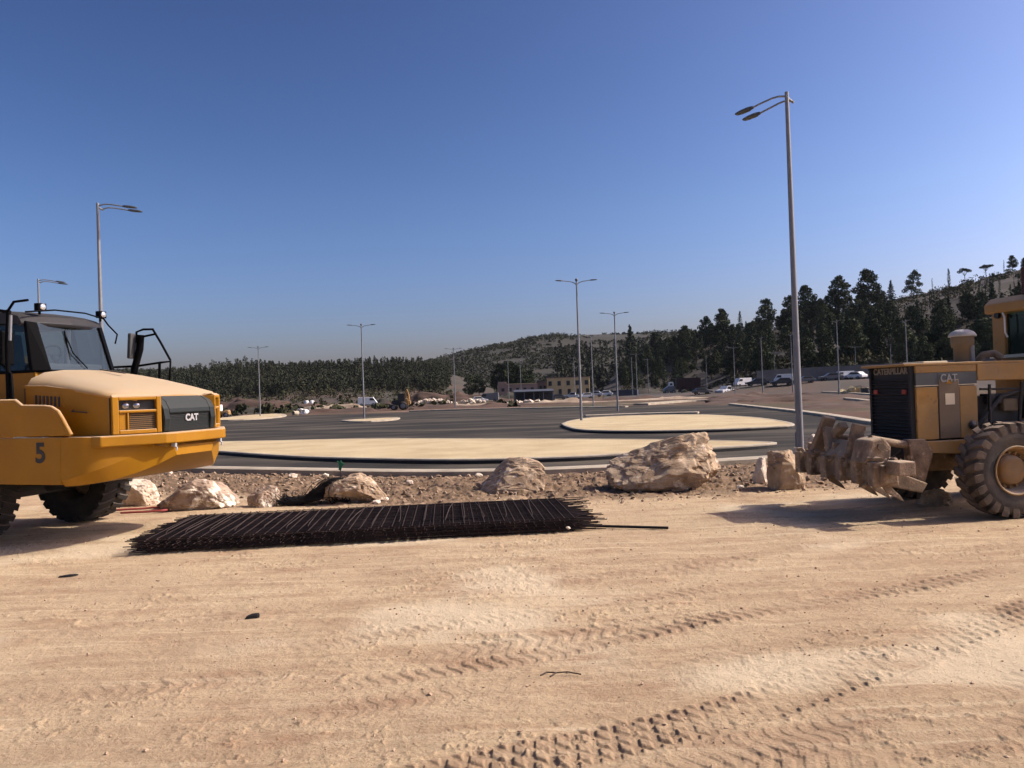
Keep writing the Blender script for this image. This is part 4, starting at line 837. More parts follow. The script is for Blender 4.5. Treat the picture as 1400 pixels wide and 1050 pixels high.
    # tandem wheels and simple front end (outside the picture)
    for x in (0.09, 1.72):
        tyre_mesh(0.70, 0.42, 23, 0.045, M['rubber'], T, (x, -1.06, 0.70), -1, 0.33); tyre_mesh(0.70, 0.42, 23, 0.045, M['rubber'], T, (x, 1.06, 0.70), 1, 0.33)
    for s in (-1, 1): MB().prism([(-0.15, 0.55), (0.05, 0.88), (1.75, 0.88), (1.95, 0.55), (1.75, 0.5), (0.05, 0.5)], s*0.68, s*0.84).build('tandem_case', M['dirt_lit_steel'], T, 0.02)
    MB().box((0.9, 0, 0.78), (0.5, 1.5, 0.34)).build('axle_housing', M['black'], T, 0.02)
    MB().prism([(2.7, 1.2), (2.75, 1.9), (4.2, 2.1), (6.9, 1.5), (7.0, 0.9), (6.6, 0.9), (6.4, 1.25), (4.2, 1.7), (3.0, 1.2)], -0.16, 0.16).build('front_frame', Y, T, 0.02)
    for s in (-1, 1): tyre_mesh(0.66, 0.36, 17, 0.05, M['rubber'], T, (6.75, s*1.0, 0.66), s, 0.33)
    MB().box((6.75, 0, 0.72), (0.25, 1.9, 0.25)).build('front_axle', D, T, 0.02)
    MB().prism([(4.2, 0.12), (4.05, 0.3), (4.02, 0.5), (4.12, 0.72), (4.15, 0.72), (4.06, 0.5), (4.09, 0.3), (4.24, 0.12)], -1.85, 1.85).build('blade', D, T)
    # ---- ripper
    bx = -1.80
    beam = MB(); beam.box((bx, 0.06, 0.72), (0.26, 2.36, 0.28)); rb = beam.build('ripper_beam', D, T, 0.03)
    for y in (-0.98, -0.55, -0.12, 0.31, 0.74, 1.12): MB().box((bx-0.02, y, 0.72), (0.40, 0.16, 0.36)).build('shank_holder', D, rb, 0.02)
    MB().box((bx+0.04, -1.30, 0.83), (0.26, 0.30, 0.20)).build('beam_end', D, rb, 0.02)
    # caked dirt lumps on the beam
    rg2 = np.random.default_rng(12)
    pts = np.stack([bx+rg2.uniform(-.2, .2, 240), rg2.uniform(-1.15, 1.25, 240), 0.88+rg2.uniform(-.03, .06, 240)], -1)
    scatter_stones('caked_dirt', pts, 0.02+0.05*rg2.random(240)**2, M['rubble'], 6).parent = rb
    # raised shanks (tilted blades) 
    for y, tilt, lift, ln in ((0.70, 24, 0.16, 0.86), (0.36, -30, 0.10, 0.62), (-0.28, 6, 0.12, 0.7)):
        mb = MB(); mb.box((bx-0.02, y, 0.95+lift), (0.20, 0.11, ln), rx=R(tilt), ry=R(12)); mb.build('ripper_shank', D, T, 0.02)
    MB().prism([(-2.02, 0.86), (-1.62, 0.86), (-1.60, 1.10), (-1.72, 1.24), (-1.92, 1.20)], -0.88, -0.46).build('pivot_plate', D, T, 0.03)
    MB().prism([(-2.0, 0.9), (-1.60, 0.9), (-1.55, 1.02), (-1.75, 1.16)], -0.28, 0.28).build('pivot_plate', D, T, 0.03)
    MB().box((bx+0.05, 0.22, 1.30), (0.14, 0.30, 0.12), rx=R(-35)).build('link_head', D, T, 0.02)
    for y in (-0.62, 0.50): 
        MB().tube([(-1.78, y-0.02, 1.20), (-1.45, y+0.08, 1.14), (-1.02, y+0.16, 1.06)], 0.06, 10).build('lift_cylinder', D, T)
        MB().prism([(-1.95, 0.52), (-1.6, 0.50), (-1.0, 0.36), (-0.9, 0.50), (-1.3, 0.66), (-1.7, 0.70)], y-0.07, y+0.07).build('lower_link', D, T, 0.02)
    # hanging shanks with pointed teeth
    for y in (-0.95, -0.66, -0.34, 0.55):
        MB().prism([(-1.74, 0.60), (-1.85, 0.58), (-1.76, 0.44), (-1.62, 0.36), (-1.50, 0.30), (-1.56, 0.39), (-1.66, 0.48)], y-0.03, y+0.03).build('ripper_tooth', D, T, 0.01)
    for y, zz in ((-0.67, 1.10), (0.0, 1.02), (-0.67, 0.62), (0.46, 0.62)): MB().lathe([(0.055, -0.24), (0.055, 0.24), (0.001, 0.245)], (-1.78, y, zz), 'y', 14).build('pivot_pin', M['ctrpanel'], T)
    for y in (-0.48, 0.62): MB().tube([(-1.50, y, 1.15), (-1.22, y+0.06, 1.10)], 0.032, 10).build('cylinder_rod', M['galv'], T)
    for y, ln in ((-0.80, 0.24), (0.18, 0.30), (0.92, 0.20)): MB().box((bx-0.06, y, 0.96), (0.10, 0.07, ln), rx=R(9)).box((bx-0.12, y, 0.88), (0.06, 0.12, 0.06)).build('shank_wedge', D, T, 0.008)
    MB().tube([(-1.05, -0.12, 1.05), (-1.30, 0.0, 1.22), (-1.60, 0.06, 1.12), (-1.76, 0.04, 0.98)], 0.018, 8).build('hose', M['black'], T)
    # slanted mudguard and hose behind the ripper
    MB().tube([(-1.0, -0.3, 1.0), (-1.35, -0.25, 0.75), (-1.6, -0.2, 0.9)], 0.025, 8).build('hose', M['black'], T)
    MB().box((-1.0, 0, 0.80), (0.12, 0.92, 0.5)).build('rear_plate', M['black'], T, 0.02)
grader()

# ------------------------------------------------------------------ street lamps
def lamp_head(parent, a, d, mb_name='lamp_head'):
    a = Vector(a); d = Vector(d).normalized(); s = Vector((0, 0, 1)).cross(d).normalized(); u = d.cross(s)
    rings = []
    for t, w_, h_ in ((0, .03, .03), (.08, .045, .045), (.13, .085, .045), (.32, .095, .038), (.44, .075, .025), (.47, .045, .012)):
        c = a+d*t; rings.append([c+s*w_*i+u*h_*j for i, j in ((-1, -.6), (1, -.6), (1, .2), (.6, 1), (-.6, 1), (-1, .2))])
    return MB().loft(rings).build(mb_name, M['lamphead'], parent)
def pole_parts(T, h=8.9):
    MB().lathe([(0.085, 0.02), (0.084, 1.0), (0.045, h)], (0, 0, 0), 'z', 12).build('pole', M['galv'], T)
    b = MB().box((0, 0, 0.0), (0.34, 0.34, 0.05)).build('base_plate', M['galv'], T)
    MB().box((0.088, 0, 0.75), (0.02, 0.09, 0.35)).build('service_door', M['galv'], T)
def t_lamp():
    T = thing('street_lamp', '', 'street lamp'); pole_parts(T, 8.75)
    for s in (-1, 1):
        MB().tube([(0, 0, 8.50), (s*0.12, 0, 8.62), (s*0.35, 0, 8.72), (s*0.85, 0, 8.78)], 0.030, 8, 0.024).build('arm', M['galv'], T)
        lamp_head(T, (s*0.85, 0, 8.78), (s, 0, 0.07))
    MB().lathe([(0.045, 8.72), (0.09, 8.80), (0.09, 8.88), (0.001, 8.92)], (0, 0, 0), 'z', 12).build('photo_cell', M['lamphead'], T)
    return T
def twin_lamp(sg):
    T = thing('street_lamp', '', 'street lamp'); pole_parts(T, 8.95)
    for k, (y0, y1, z0) in enumerate(((0, 0, 8.84), (sg*0.30, sg*0.40, 8.80))):
        MB().tube([(-0.04, y0, z0), (0.20, y0, z0+0.06), (0.36, y0+(y1-y0)*.5, z0+0.06), (0.68, y1, z0+0.01), (0.86, y1, z0-0.03)], 0.024, 8, 0.022).build('arm', M['galv'], T)
        lamp_head(T, (0.83, y1, z0-0.025), (1, 0, -0.12))
    MB().tube([(0, sg*-0.06, 8.82), (0, sg*0.36, 8.80)], 0.030, 8).build('cross_bracket', M['galv'], T)
    return T
LG = 'street lamps across the car park'
tA = twin_lamp(-1); p = on_ground(1095.3, 643.5); tA.location = (p.x, p.y, -0.02); tA.rotation_euler = (0, 0, math.atan2(0.67, -0.74))
tag(tA, 'tallest nearest street lamp rising behind the ripper, both heads pointing left', 'street lamp', LG)
tB = twin_lamp(1); tB.location = (-13.75, 26.0, -0.02); tB.rotation_euler = (0, 0, R(2)); tag(tB, 'tall street lamp behind the dump truck cab, twin heads pointing right', 'street lamp', LG)
tC = dup(tB, (-24.9, 40.9, -0.02), R(14), 'smaller lamp with heads to the right above the left end of the truck cab roof', LG)
tT = t_lamp(); tag(tT, 'double-headed lamp standing on the pointed end of the sand island', 'street lamp', LG); tT.location = (4.25, 48.3, 0.1); tT.rotation_euler = (0, 0, R(4))
tlist = [((-31.7, 97.0), 0, 'faint double-headed lamp on the pale rounded island near the small yellow machine'),
         ((-13.8, 71.7), R(6), 'double-headed lamp on the small pale island left of centre'),
         ((-8.5, 114.5), R(3), 'slender lamp rising from the dirt right of the yellow backhoe loader'),
         ((9.3, 68.6), R(2), 'double-headed lamp just right of the lamp on the pointed sand island'),
         ((10.1, 96.9), R(20), 'thin lamp between the two middle lamps, level with the ochre building'),
         ((27.1, 174.2), R(80), 'faint pole left of the T-shaped lamp over the right end of the grey container'),
         ((25.2, 156.1), R(0), 'faint T-shaped lamp over the right end of the grey container'),
         ((32.9, 186.7), R(0), 'small T-shaped lamp midway between the grey container and the dark red trailer'),
         ((-0.8, 174.6), R(85), 'left one of two thin poles above the pinkish low building'),
         ((1.9, 168.0), R(80), 'right one of two thin poles above the pinkish low building'),
         ((13.2, 163.3), R(0), 'thin T-shaped lamp in front of the ochre building'),
         ((48.0, 190.6), R(88), 'thin pole just right of the dark red trailer'),
         ((40.7, 141.3), R(0), 'T-shaped lamp behind the white pickup'),
         ((37.5, 115.8), R(84), 'thin tall pole right of the white van near the pickup'),
         ((59.0, 173.4), R(0), 'short T-shaped lamp beside the white-topped van left of the tallest lamp'),
         ((39.7, 109.5), R(86), 'thin pole almost hidden along the left side of the tallest lamp'),
         ((36.8, 87.1), R(86), 'thin tall pole left of the parked grey car near the grader'),
         ((70.2, 157.7), R(0), 'short thin lamp over the white car near the grader radiator'),
         ((75.2, 153.2), R(70), 'faint short pole seen just above the left end of the grader hood'),
         ((46.4, 90.7), R(84), 'pole rising straight above the grader radiator guard')]
for (x, y), rz, lab in tlist: dup(tT, (x, y, -0.05), rz, lab, LG)

# ------------------------------------------------------------------ hills
class Hill:
    def __init__(s, crest, foot, crest_r, z0=0.0, terrace=None, noise=(1.0, 0.02), edge=0):
        az = []; tn = []
        for px, py in crest:
            d = ray(px, py); az.append(math.atan2(d.x, d.y)); tn.append(d.z/math.hypot(d.x, d.y))
        A = lambda L: (np.array([math.atan2(ray(q[0], 525).x, ray(q[0], 525).y) for q in L]), np.array([q[1] for q in L], float))
        s.az = np.array(az); s.tn = np.array(tn); s.fa, s.fr = A(foot); s.ca, s.cr = A(crest_r); s.z0 = z0; s.ter = terrace; s.nz = noise
        if terrace: s.ta, s.tz = A(terrace)
    def h(s, az, r):
        rf = np.interp(az, s.fa, s.fr); rc = np.interp(az, s.ca, s.cr); zc = np.maximum(H + np.interp(az, s.az, s.tn)*rc, -1)
        tz = np.interp(az, s.ta, s.tz) if s.ter else 0.0
        t = (r-rf)/(rc-rf); tc = np.clip(t, 0, 1); base = tz + s.z0
        prof = 0.62*tc + 0.38*tc*tc*(3-2*tc)
        z = base + (zc-base)*prof
        z = np.where(t > 1, zc - (t-1)*(rc-rf)*0.10, z)
        if s.ter: z = np.where(t < 0, -0.2 + (tz+0.2)*sstep(146, 164, r), z)
        else: z = np.where(t < 0, s.z0 + t*1.0, z)
        X = r*np.sin(az); Y = r*np.cos(az); n = fbm2(X*s.nz[1], Y*s.nz[1], 77, 4)*s.nz[0]*np.clip(t, 0, 0.8)
        return z + n
    def at(s, px, t):
        d = ray(px, 525); az = math.atan2(d.x, d.y); rf = float(np.interp(az, s.fa, s.fr)); rc = float(np.interp(az, s.ca, s.cr)); r = rf+(rc-rf)*t
        return Vector((r*math.sin(az), r*math.cos(az), float(s.h(np.array([az]), np.array([r]))[0]))), r
    def mesh(s, name, mt, px0, px1, r0, r1, na=300, nr=140):
        a0 = math.atan2(ray(px0, 525).x, ray(px0, 525).y); a1 = math.atan2(ray(px1, 525).x, ray(px1, 525).y)
        A, Rr = np.meshgrid(np.linspace(a0, a1, na), np.linspace(r0, r1, nr)); Z = s.h(A, Rr)
        e = np.minimum(sstep(0, 0.04, (A-a0)/(a1-a0)), 1) if s.ter is None else 1
        V = np.stack([Rr*np.sin(A), Rr*np.cos(A), Z], -1).reshape(-1, 3); I = np.arange(na*nr).reshape(nr, na)
        Fc = np.stack([I[:-1, :-1], I[:-1, 1:], I[1:, 1:], I[1:, :-1]], -1).reshape(-1, 4)
        return struct(npmesh(name, V, Fc, mt, smooth=True))
hm1 = mat('rocky_hillside', (0.040, 0.030, 0.020), 0.95, col2=(0.022, 0.019, 0.012), scale=0.06, spots=(0.35, 0.60, (0.072, 0.054, 0.040)), bump=0.5, bscale=1.2)
def soil_foot(m, r0, r1, ca, cb):
    nt = m.node_tree; N = nt.nodes; L = nt.links; b = N['Principled BSDF']; src = b.inputs['Base Color'].links[0].from_socket
    tc = N.new('ShaderNodeTexCoord'); ln = N.new('ShaderNodeVectorMath'); ln.operation = 'LENGTH'; L.new(tc.outputs['Object'], ln.inputs[0])
    n = N.new('ShaderNodeTexNoise'); n.inputs['Scale'].default_value = 0.12; n.inputs['Detail'].default_value = 6; L.new(tc.outputs['Object'], n.inputs['Vector'])
    r = N.new('ShaderNodeMapRange'); r.inputs[1].default_value = r0; r.inputs[2].default_value = r1; L.new(ln.outputs['Value'], r.inputs[0])
    q = N.new('ShaderNodeMapRange'); q.inputs[1].default_value = 0.4; q.inputs[2].default_value = 0.6; L.new(n.outputs['Fac'], q.inputs[0])
    x = N.new('ShaderNodeMix'); x.data_type = 'RGBA'; L.new(q.outputs[0], x.inputs[0]); x.inputs[6].default_value = (*ca, 1); x.inputs[7].default_value = (*cb, 1)
    y = N.new('ShaderNodeMix'); y.data_type = 'RGBA'; L.new(r.outputs[0], y.inputs[0]); L.new(x.outputs[2], y.inputs[6]); L.new(src, y.inputs[7]); L.new(y.outputs[2], b.inputs['Base Color'])
soil_foot(hm1, 172, 176, (0.075, 0.048, 0.033), (0.055, 0.045, 0.032))
hm2 = mat('scrub_hillside', (0.030, 0.027, 0.017), 0.95, col2=(0.021, 0.021, 0.013), scale=0.03, spots=(0.10, 0.66, (0.070, 0.050, 0.036)), bump=0.5, bscale=0.8)
hm3 = mat('forest_floor', (0.034, 0.034, 0.021), 0.95, col2=(0.085, 0.052, 0.036), scale=0.035, bump=0.4, bscale=0.8)
HR = Hill([(820, 531), (850, 512), (880, 496), (940, 478), (1000, 463), (1060, 449), (1120, 435), (1180, 421), (1240, 405), (1299, 388), (1354, 375), (1400, 370), (1500, 356), (1700, 340), (2400, 360)],
          [(820, 330), (1000, 240), (1090, 180), (1400, 176), (2400, 176)], [(820, 430), (1000, 410), (1200, 375), (1400, 340), (2400, 330)], terrace=[(820, 0.0), (930, 0.3), (1050, 1.9), (1400, 2.4), (2400, 2.4)], noise=(5.0, 0.03))
HR.mesh('rocky_hill', hm1, 825, 2300, 100, 520, 420, 190)
HM = Hill([(430, 533), (480, 516), (560, 500), (600, 491), (640, 481), (680, 472.5), (720, 465), (760, 459.5), (820, 457), (900, 457), (1000, 455), (1150, 470), (1300, 500), (1400, 520)],
          [(430, 380), (800, 400), (1400, 420)], [(430, 620), (800, 680), (1400, 680)], noise=(5.0, 0.012))
HM.mesh('scrub_hill', hm2, 435, 1380, 380, 900, 300, 130)
HL = Hill([(-700, 525), (0, 523), (150, 522), (230, 517), (300, 514), (340, 510), (400, 504), (450, 501), (520, 499), (570, 502), (620, 512), (680, 531)],
          [(-700, 330), (250, 330), (450, 300), (680, 330)], [(-700, 520), (400, 480), (680, 480)], noise=(3.0, 0.02))
HL.mesh('forest_hill', hm3, -650, 675, 300, 640, 300, 100)
HF = Hill([(-900, 512), (-200, 512), (0, 511), (120, 505), (220, 503), (300, 504), (400, 508), (520, 515), (640, 530)], [(-900, 1200), (640, 1200)], [(-900, 1700), (640, 1700)], noise=(14.0, 0.006))
HF.mesh('distant_ridge', M['leaff'], -880, 630, 1150, 2100, 260, 70)

# ------------------------------------------------------------------ trees
def leaf_quads(centers, radii, n_each, size, seed, flat=1.0):
    rg = np.random.default_rng(seed); out = []
    for c, r, ne_ in zip(centers, radii, n_each):
        d = rg.standard_normal((ne_, 3)); d /= np.linalg.norm(d, axis=1)[:, None]; rad = rg.random(ne_)**0.4
        P = np.array(c) + d*rad[:, None]*np.array(r)
        a = rg.standard_normal((ne_, 3)); a /= np.linalg.norm(a, axis=1)[:, None]; b = np.cross(a, rg.standard_normal((ne_, 3))); b /= np.linalg.norm(b, axis=1)[:, None]
        s = size*(0.5+rg.random(ne_))[:, None]
        out.append(np.stack([P-a*s, P+b*s*0.6, P+a*s, P-b*s*0.6], 1))
    V = np.concatenate(out).reshape(-1, 3); return V, np.arange(len(V)).reshape(-1, 4)
def pine_proto(seed, kind):
    """10 m tall tree: trunk and crown"""
    rg = random.Random(seed); nm = {'pine': 'pine_tree', 'cypress': 'cypress_tree', 'umbrella': 'umbrella_pine', 'cone': 'conifer_tree', 'lean': 'pine_tree', 'young': 'young_cypress'}[kind]
    T = thing(nm, '', 'tree'); C = []; Rr = []; N = []; tk = MB()
    if kind in ('pine', 'lean'):
        lean = (rg.uniform(-.06, .06), rg.uniform(-.06, .06)) if kind == 'pine' else (0.22, 0.0)
        top = 9.0; ax = lambda z: (lean[0]*z+0.12*math.sin(z*0.9+seed), lean[1]*z)
        tk.tube([(*ax(z), z) for z in (-0.6, 1.5, 3.5, 5.5, 7.5, 9.0)], 0.20, 7, 0.05)
        nb = rg.randint(17, 22); z0 = rg.uniform(1.6, 2.8)
        for k in range(nb):
            z = z0+(9.3-z0)*(k+rg.random()*0.7)/nb; q = (z-z0)/(9.6-z0); w_ = 2.1*(math.sin(math.pi*min(1, 0.28+q*0.75)))**0.8+0.25; a = k*2.4+rg.uniform(-.5, .5); e = w_*rg.uniform(0.5, 1.0)
            c0 = ax(z); c = (c0[0]+e*math.cos(a), c0[1]+e*math.sin(a), z+rg.uniform(-.1, .5)); C.append(c); s = rg.uniform(.85, 1.35)*(1.15-0.35*q); Rr.append((s*1.08, s*1.08, s*0.78)); N.append(int(105*s*s)+20)
            tk.tube([(*ax(z-0.7), z-0.7), ((c0[0]+c[0])/2, (c0[1]+c[1])/2, z-0.25), c], 0.07, 5, 0.02)
        C.append((*ax(9.4), 9.3)); Rr.append((.8, .8, .65)); N.append(75); sz = 0.24
    elif kind == 'cypress':
        tk.tube([(0, 0, -.6), (0, 0, 9)], 0.14, 6, 0.03)
        for k in range(11):
            z = 0.7+9.0*k/10; w_ = 0.95*math.sin(math.pi*(0.16+0.80*(k/10)))**0.8+0.10; C.append((rg.uniform(-.12, .12), rg.uniform(-.12, .12), z)); Rr.append((w_, w_, 0.75)); N.append(70)
        sz = 0.20
    elif kind == 'young':
        tk.tube([(0, 0, -.6), (0.05, 0, 9.4)], 0.10, 6, 0.03)
        for k in range(8):
            z = 1.6+8.0*k/7; w_ = 0.62*math.sin(math.pi*(0.2+0.75*k/7))+0.1; C.append((rg.uniform(-.2, .2), rg.uniform(-.2, .2), z)); Rr.append((w_, w_, 0.8)); N.append(30)
        sz = 0.20
    elif kind == 'cone':
        tk.tube([(0, 0, -.6), (0, 0, 9.6)], 0.17, 6, 0.03)
        for k in range(26):
            z = 1.2+8.6*(k/25); w_ = 2.3*(1-k/26)+0.22; a = k*2.4; C.append((w_*0.5*math.cos(a), w_*0.5*math.sin(a), z)); Rr.append((w_*0.68, w_*0.68, 0.42)); N.append(int(24+26*w_))
        sz = 0.22
    else:
        tk.tube([(0, 0, -.6), (0.1, 0, 2.5), (-0.1, 0, 4.5)], 0.22, 7, 0.14)
        for k in range(9):
            a = k*2.4; e = 0.6+2.6*math.sqrt(k/9); c = (e*math.cos(a), e*math.sin(a)*0.8, 7.6+rg.uniform(-.5, .7)-0.18*e); C.append(c); Rr.append((1.35, 1.35, 0.75)); N.append(105)
            tk.tube([(-0.1, 0, 4.3), (c[0]*0.5, c[1]*0.5, 6.0), (c[0], c[1], c[2]-0.2)], 0.10, 5, 0.04)
        sz = 0.26
    tk.build('trunk', M['bark'], T)
    V, Fc = leaf_quads(C, Rr, N, sz, seed); npmesh('crown', V, Fc, M['leaf2'] if kind in ('cypress', 'cone', 'young') else M['leaf1'], T)
    return T
protos = {'pine': [pine_proto(s, 'pine') for s in (1, 2, 3, 4, 5, 6)], 'cypress': [pine_proto(11, 'cypress')], 'young': [pine_proto(12, 'young'), pine_proto(16, 'young')], 'umbrella': [pine_proto(13, 'umbrella'), pine_proto(17, 'umbrella')], 'cone': [pine_proto(14, 'cone')], 'lean': [pine_proto(15, 'lean')]}
used = set()
def plant(kind, pos, h, label, group, idx=0, rz=0.0):
    pr = protos[kind][idx % len(protos[kind])]; s = h/10.0
    if pr.name not in used:
        used.add(pr.name); pr.location = pos; pr.rotation_euler = (0, 0, rz); pr.scale = (s, s, s); pr['label'] = label; pr['group'] = group; return pr
    return dup(pr, pos, rz, label, group, s)
TG = 'trees standing along the top of the right-hand hill'
sky_trees = [(864, 447, 'cone', 0.9, 'small dark cone-shaped tree alone on the ridge above the T-shaped lamps'),
    (898, 454, 'pine', 0.8, 'low rounded pine on the ridge right of the lone cone-shaped tree'),
    (939, 446, 'pine', 0.7, 'pine at the left end of the rising tree line, above the dark red trailer'),
    (966, 433, 'pine', 0.8, 'second pine of the rising tree line, with a pointed top'),
    (992, 423, 'pine', 0.75, 'rounded pine of the rising tree line directly above the white pickup'),
    (1015, 427, 'cypress', 0.8, 'slim dark cypress in the tree line between the rounded pine and the broad pine'),
    (1048, 409, 'pine', 0.75, 'broad dark pine left of the tallest lamp'),
    (1082, 404, 'pine', 0.8, 'pine whose crown is crossed by the tallest lamp post'),
    (1107, 391, 'pine', 0.72, 'wide dense pine immediately right of the tallest lamp'),
    (1127, 408, 'pine', 0.8, 'lower pine filling the dip right of the wide dense pine'),
    (1151, 378, 'pine', 0.75, 'tall pine with a ragged crown between the wide dense pine and the tallest pine'),
    (1192, 368, 'pine', 0.75, 'tallest pine of the hill with a knobbly double crown'),
    (1207, 392, 'pine', 0.8, 'shorter pine leaning against the right side of the tallest pine'),
    (1223, 384, 'cone', 0.85, 'cone-shaped conifer with a spiky top right of the tallest pine'),
    (1250, 369, 'lean', 0.95, 'leaning pine with swept branches on the open crest'),
    (1280, 381, 'young', 1.0, 'tiny tree alone on the crest right of the leaning pine'),
    (1303, 368, 'cypress', 1.0, 'narrow cypress standing alone on the crest'),
    (1325, 363, 'umbrella', 1.0, 'left umbrella pine on the bare crest'),
    (1354, 358, 'umbrella', 1.0, 'right umbrella pine on the bare crest, with the wider flat crown'),
    (1379, 356, 'young', 1.0, 'bare-looking thin tree between the right umbrella pine and the dense pine'),
    (1391, 349, 'pine', 0.95, 'dense pine at the right edge above the grader cab'),
    (1406, 352, 'pine', 0.95, 'pine cut by the right edge of the picture above the grader cab')]
for i, (px, py, kind, t, lab) in enumerate(sky_trees):
    q, r = HR.at(px, t); d = ray(px, py); ztop = H + d.z/math.hypot(d.x, d.y)*r
    plant(kind, q, max(3.0, (ztop-q.z)*1.03), lab, TG, i, R(37*i) if kind != 'lean' else R(0))
rg = random.Random(21); nfill = 0
def crest_py(px): return float(np.interp(px, [820, 880, 940, 1000, 1060, 1120, 1180, 1240, 1299, 1354, 1400, 1500], [531, 496, 478, 463, 449, 435, 421, 405, 388, 375, 370, 356]))
def clear_h(px, r, q, h, sky_py):
    """keep a filler tree below the skyline of the photograph"""
    d = ray(px, sky_py); return min(h, (H + d.z/math.hypot(d.x, d.y)*r - q.z))
skyl = lambda px: float(np.interp(px, [840, 880, 930, 960, 1000, 1040, 1080, 1107, 1130, 1150, 1190, 1215, 1235, 1250, 1300, 1400], [462, 458, 452, 444, 434, 424, 414, 404, 402, 396, 388, 396, 405, 400, 392, 375]))
for k in range(285):
    px = rg.uniform(842, 1235) if k < 235 else rg.uniform(1225, 1440)
    t = rg.random()**0.8 if k < 235 else rg.uniform(0.0, 0.42)
    q, r = HR.at(px, t); h = rg.uniform(7.0, 11.5) if k < 235 else rg.uniform(6, 10)
    h = clear_h(px, r, q, h, skyl(px)+rg.uniform(2, 16))
    if h < 4: continue
    kind = rg.choice(['pine', 'pine', 'pine', 'pine', 'cone', 'cypress'])
    plant(kind, q, h, {'pine': 'dark pine in the dense tree belt on the right-hand hillside', 'cone': 'dark cone-shaped conifer in the dense tree belt on the right-hand hillside', 'cypress': 'dark cypress in the dense tree belt on the right-hand hillside'}[kind], {'pine': 'pines of the hillside belt', 'cone': 'conifers of the hillside belt', 'cypress': 'cypresses of the hillside belt'}[kind], rg.randint(0, 9), rg.uniform(0, 6.3))
for k in range(110):
    px = rg.uniform(1222, 1440); t = rg.uniform(0.35, 0.93); q, r = HR.at(px, t)
    h = clear_h(px, r, q, rg.uniform(3.5, 9.0), crest_py(px)+rg.uniform(1, 8))
    if h < 1.8: continue
    plant('young', q, h, 'thin young tree on the bare brown upper slope above the grader', 'young trees on the bare slope', k, rg.uniform(0, 6.3))
for k, (px, py) in enumerate(((684, 497), (693, 493), (701, 494), (711, 498), (722, 505), (640, 511), (655, 514))):
    d = ray(px, 525); r = 300; q = Vector((r*d.x/math.hypot(d.x, d.y), r*d.y/math.hypot(d.x, d.y), -0.2)); e = ray(px, py)
    plant('pine', q, H+e.z/math.hypot(e.x, e.y)*r+0.2, 'dark tree of the clump left of the ochre building', 'clump of trees by the pinkish building', k+2, k*1.1)

def tree_mass(name, hill, n, pxr, tr, hr, nq, size, shape, mt, label, seed, gap=None, cat='forest'):
    rg = np.random.default_rng(seed); Cs = []; Vs = []
    for k in range(n):
        px = rg.uniform(*pxr); t = tr[0]+(tr[1]-tr[0])*rg.random(); q, r = hill.at(px, t)
        if gap is not None and fbm2(np.array([q.x*gap[0]]), np.array([q.y*gap[0]]), seed, 3)[0] < gap[1]: continue
        h = rg.uniform(*hr)*(1+0.9*float(vn2(np.array([q.x*0.03]), np.array([q.y*0.03]), seed)[0])); m_ = nq
        u = rg.random(m_); 
        if shape == 'tree': z = 0.12+0.86*u; w_ = 0.17*np.sin(np.pi*np.clip(0.22+0.74*z, 0, 1))**0.8*(1.15-0.5*z)+0.02
        else: z = 0.05+0.9*u; w_ = 0.65*np.sqrt(np.clip(1-z*z, 0.02, 1))
        a = rg.random(m_)*6.283; rr = np.sqrt(rg.random(m_))*w_*h*rg.uniform(0.8, 1.25)
        P = np.stack([q.x+rr*np.cos(a), q.y+rr*np.sin(a), q.z-0.3+z*h], -1)
        v1 = rg.standard_normal((m_, 3)); v1 /= np.linalg.norm(v1, axis=1)[:, None]; v2 = np.cross(v1, rg.standard_normal((m_, 3))); v2 /= np.linalg.norm(v2, axis=1)[:, None]
        s = size*(0.5+rg.random(m_))[:, None]; Vs.append(np.stack([P-v1*s, P+v2*s*.6, P+v1*s, P-v2*s*.6], 1))
    V = np.concatenate(Vs).reshape(-1, 3); return tag(npmesh(name, V, np.arange(len(V)).reshape(-1, 4), mt), label, cat, kind='stuff')
tree_mass('pine_forest', HL, 3200, (140, 616), (0.22, 1.05), (3.5, 8.0), 95, 0.36, 'tree', M['leaff'], 'far dark pine forest covering the low ridge on the left', 31)
tree_mass('pine_forest', HL, 420, (-620, 140), (0.5, 1.05), (6, 9), 60, 0.7, 'tree', M['leaff'], 'far pine forest hidden behind the dump truck', 32)
tree_mass('scrub', HM, 7500, (505, 1000), (0.02, 1.03), (0.9, 2.8), 18, 0.50, 'bush', M['leaff'], 'dark scrub spread over the far rounded hill in the middle', 33, (0.03, -0.16), 'scrub')
tree_mass('scrub', HM, 420, (760, 1000), (0.0, 0.6), (5, 9), 60, 0.75, 'tree', M['leaff'], 'mixed dark woodland at the foot of the far rounded hill', 34, (0.03, -0.2), 'woodland')
tree_mass('undergrowth', HR, 2300, (845, 1450), (0.0, 0.93), (0.8, 2.6), 30, 0.30, 'bush', M['leaf3'], 'olive green undergrowth between the trees of the right-hand hill', 35, (0.05, -0.08), 'undergrowth')
tree_mass('roadside_bushes', HR, 330, (1060, 1440), (0.02, 0.26), (2.0, 5.0), 70, 0.36, 'bush', M['leaf3'], 'olive bushes crowding the hill foot behind the retaining wall', 36, None, 'bushes')
tree_mass('scrub', HL, 260, (180, 620), (0.02, 0.34), (1.0, 3.2), 40, 0.4, 'bush', M['leaf3'], 'sparse scrub on the brown bank below the far forest', 37, (0.03, 0.0), 'scrub')
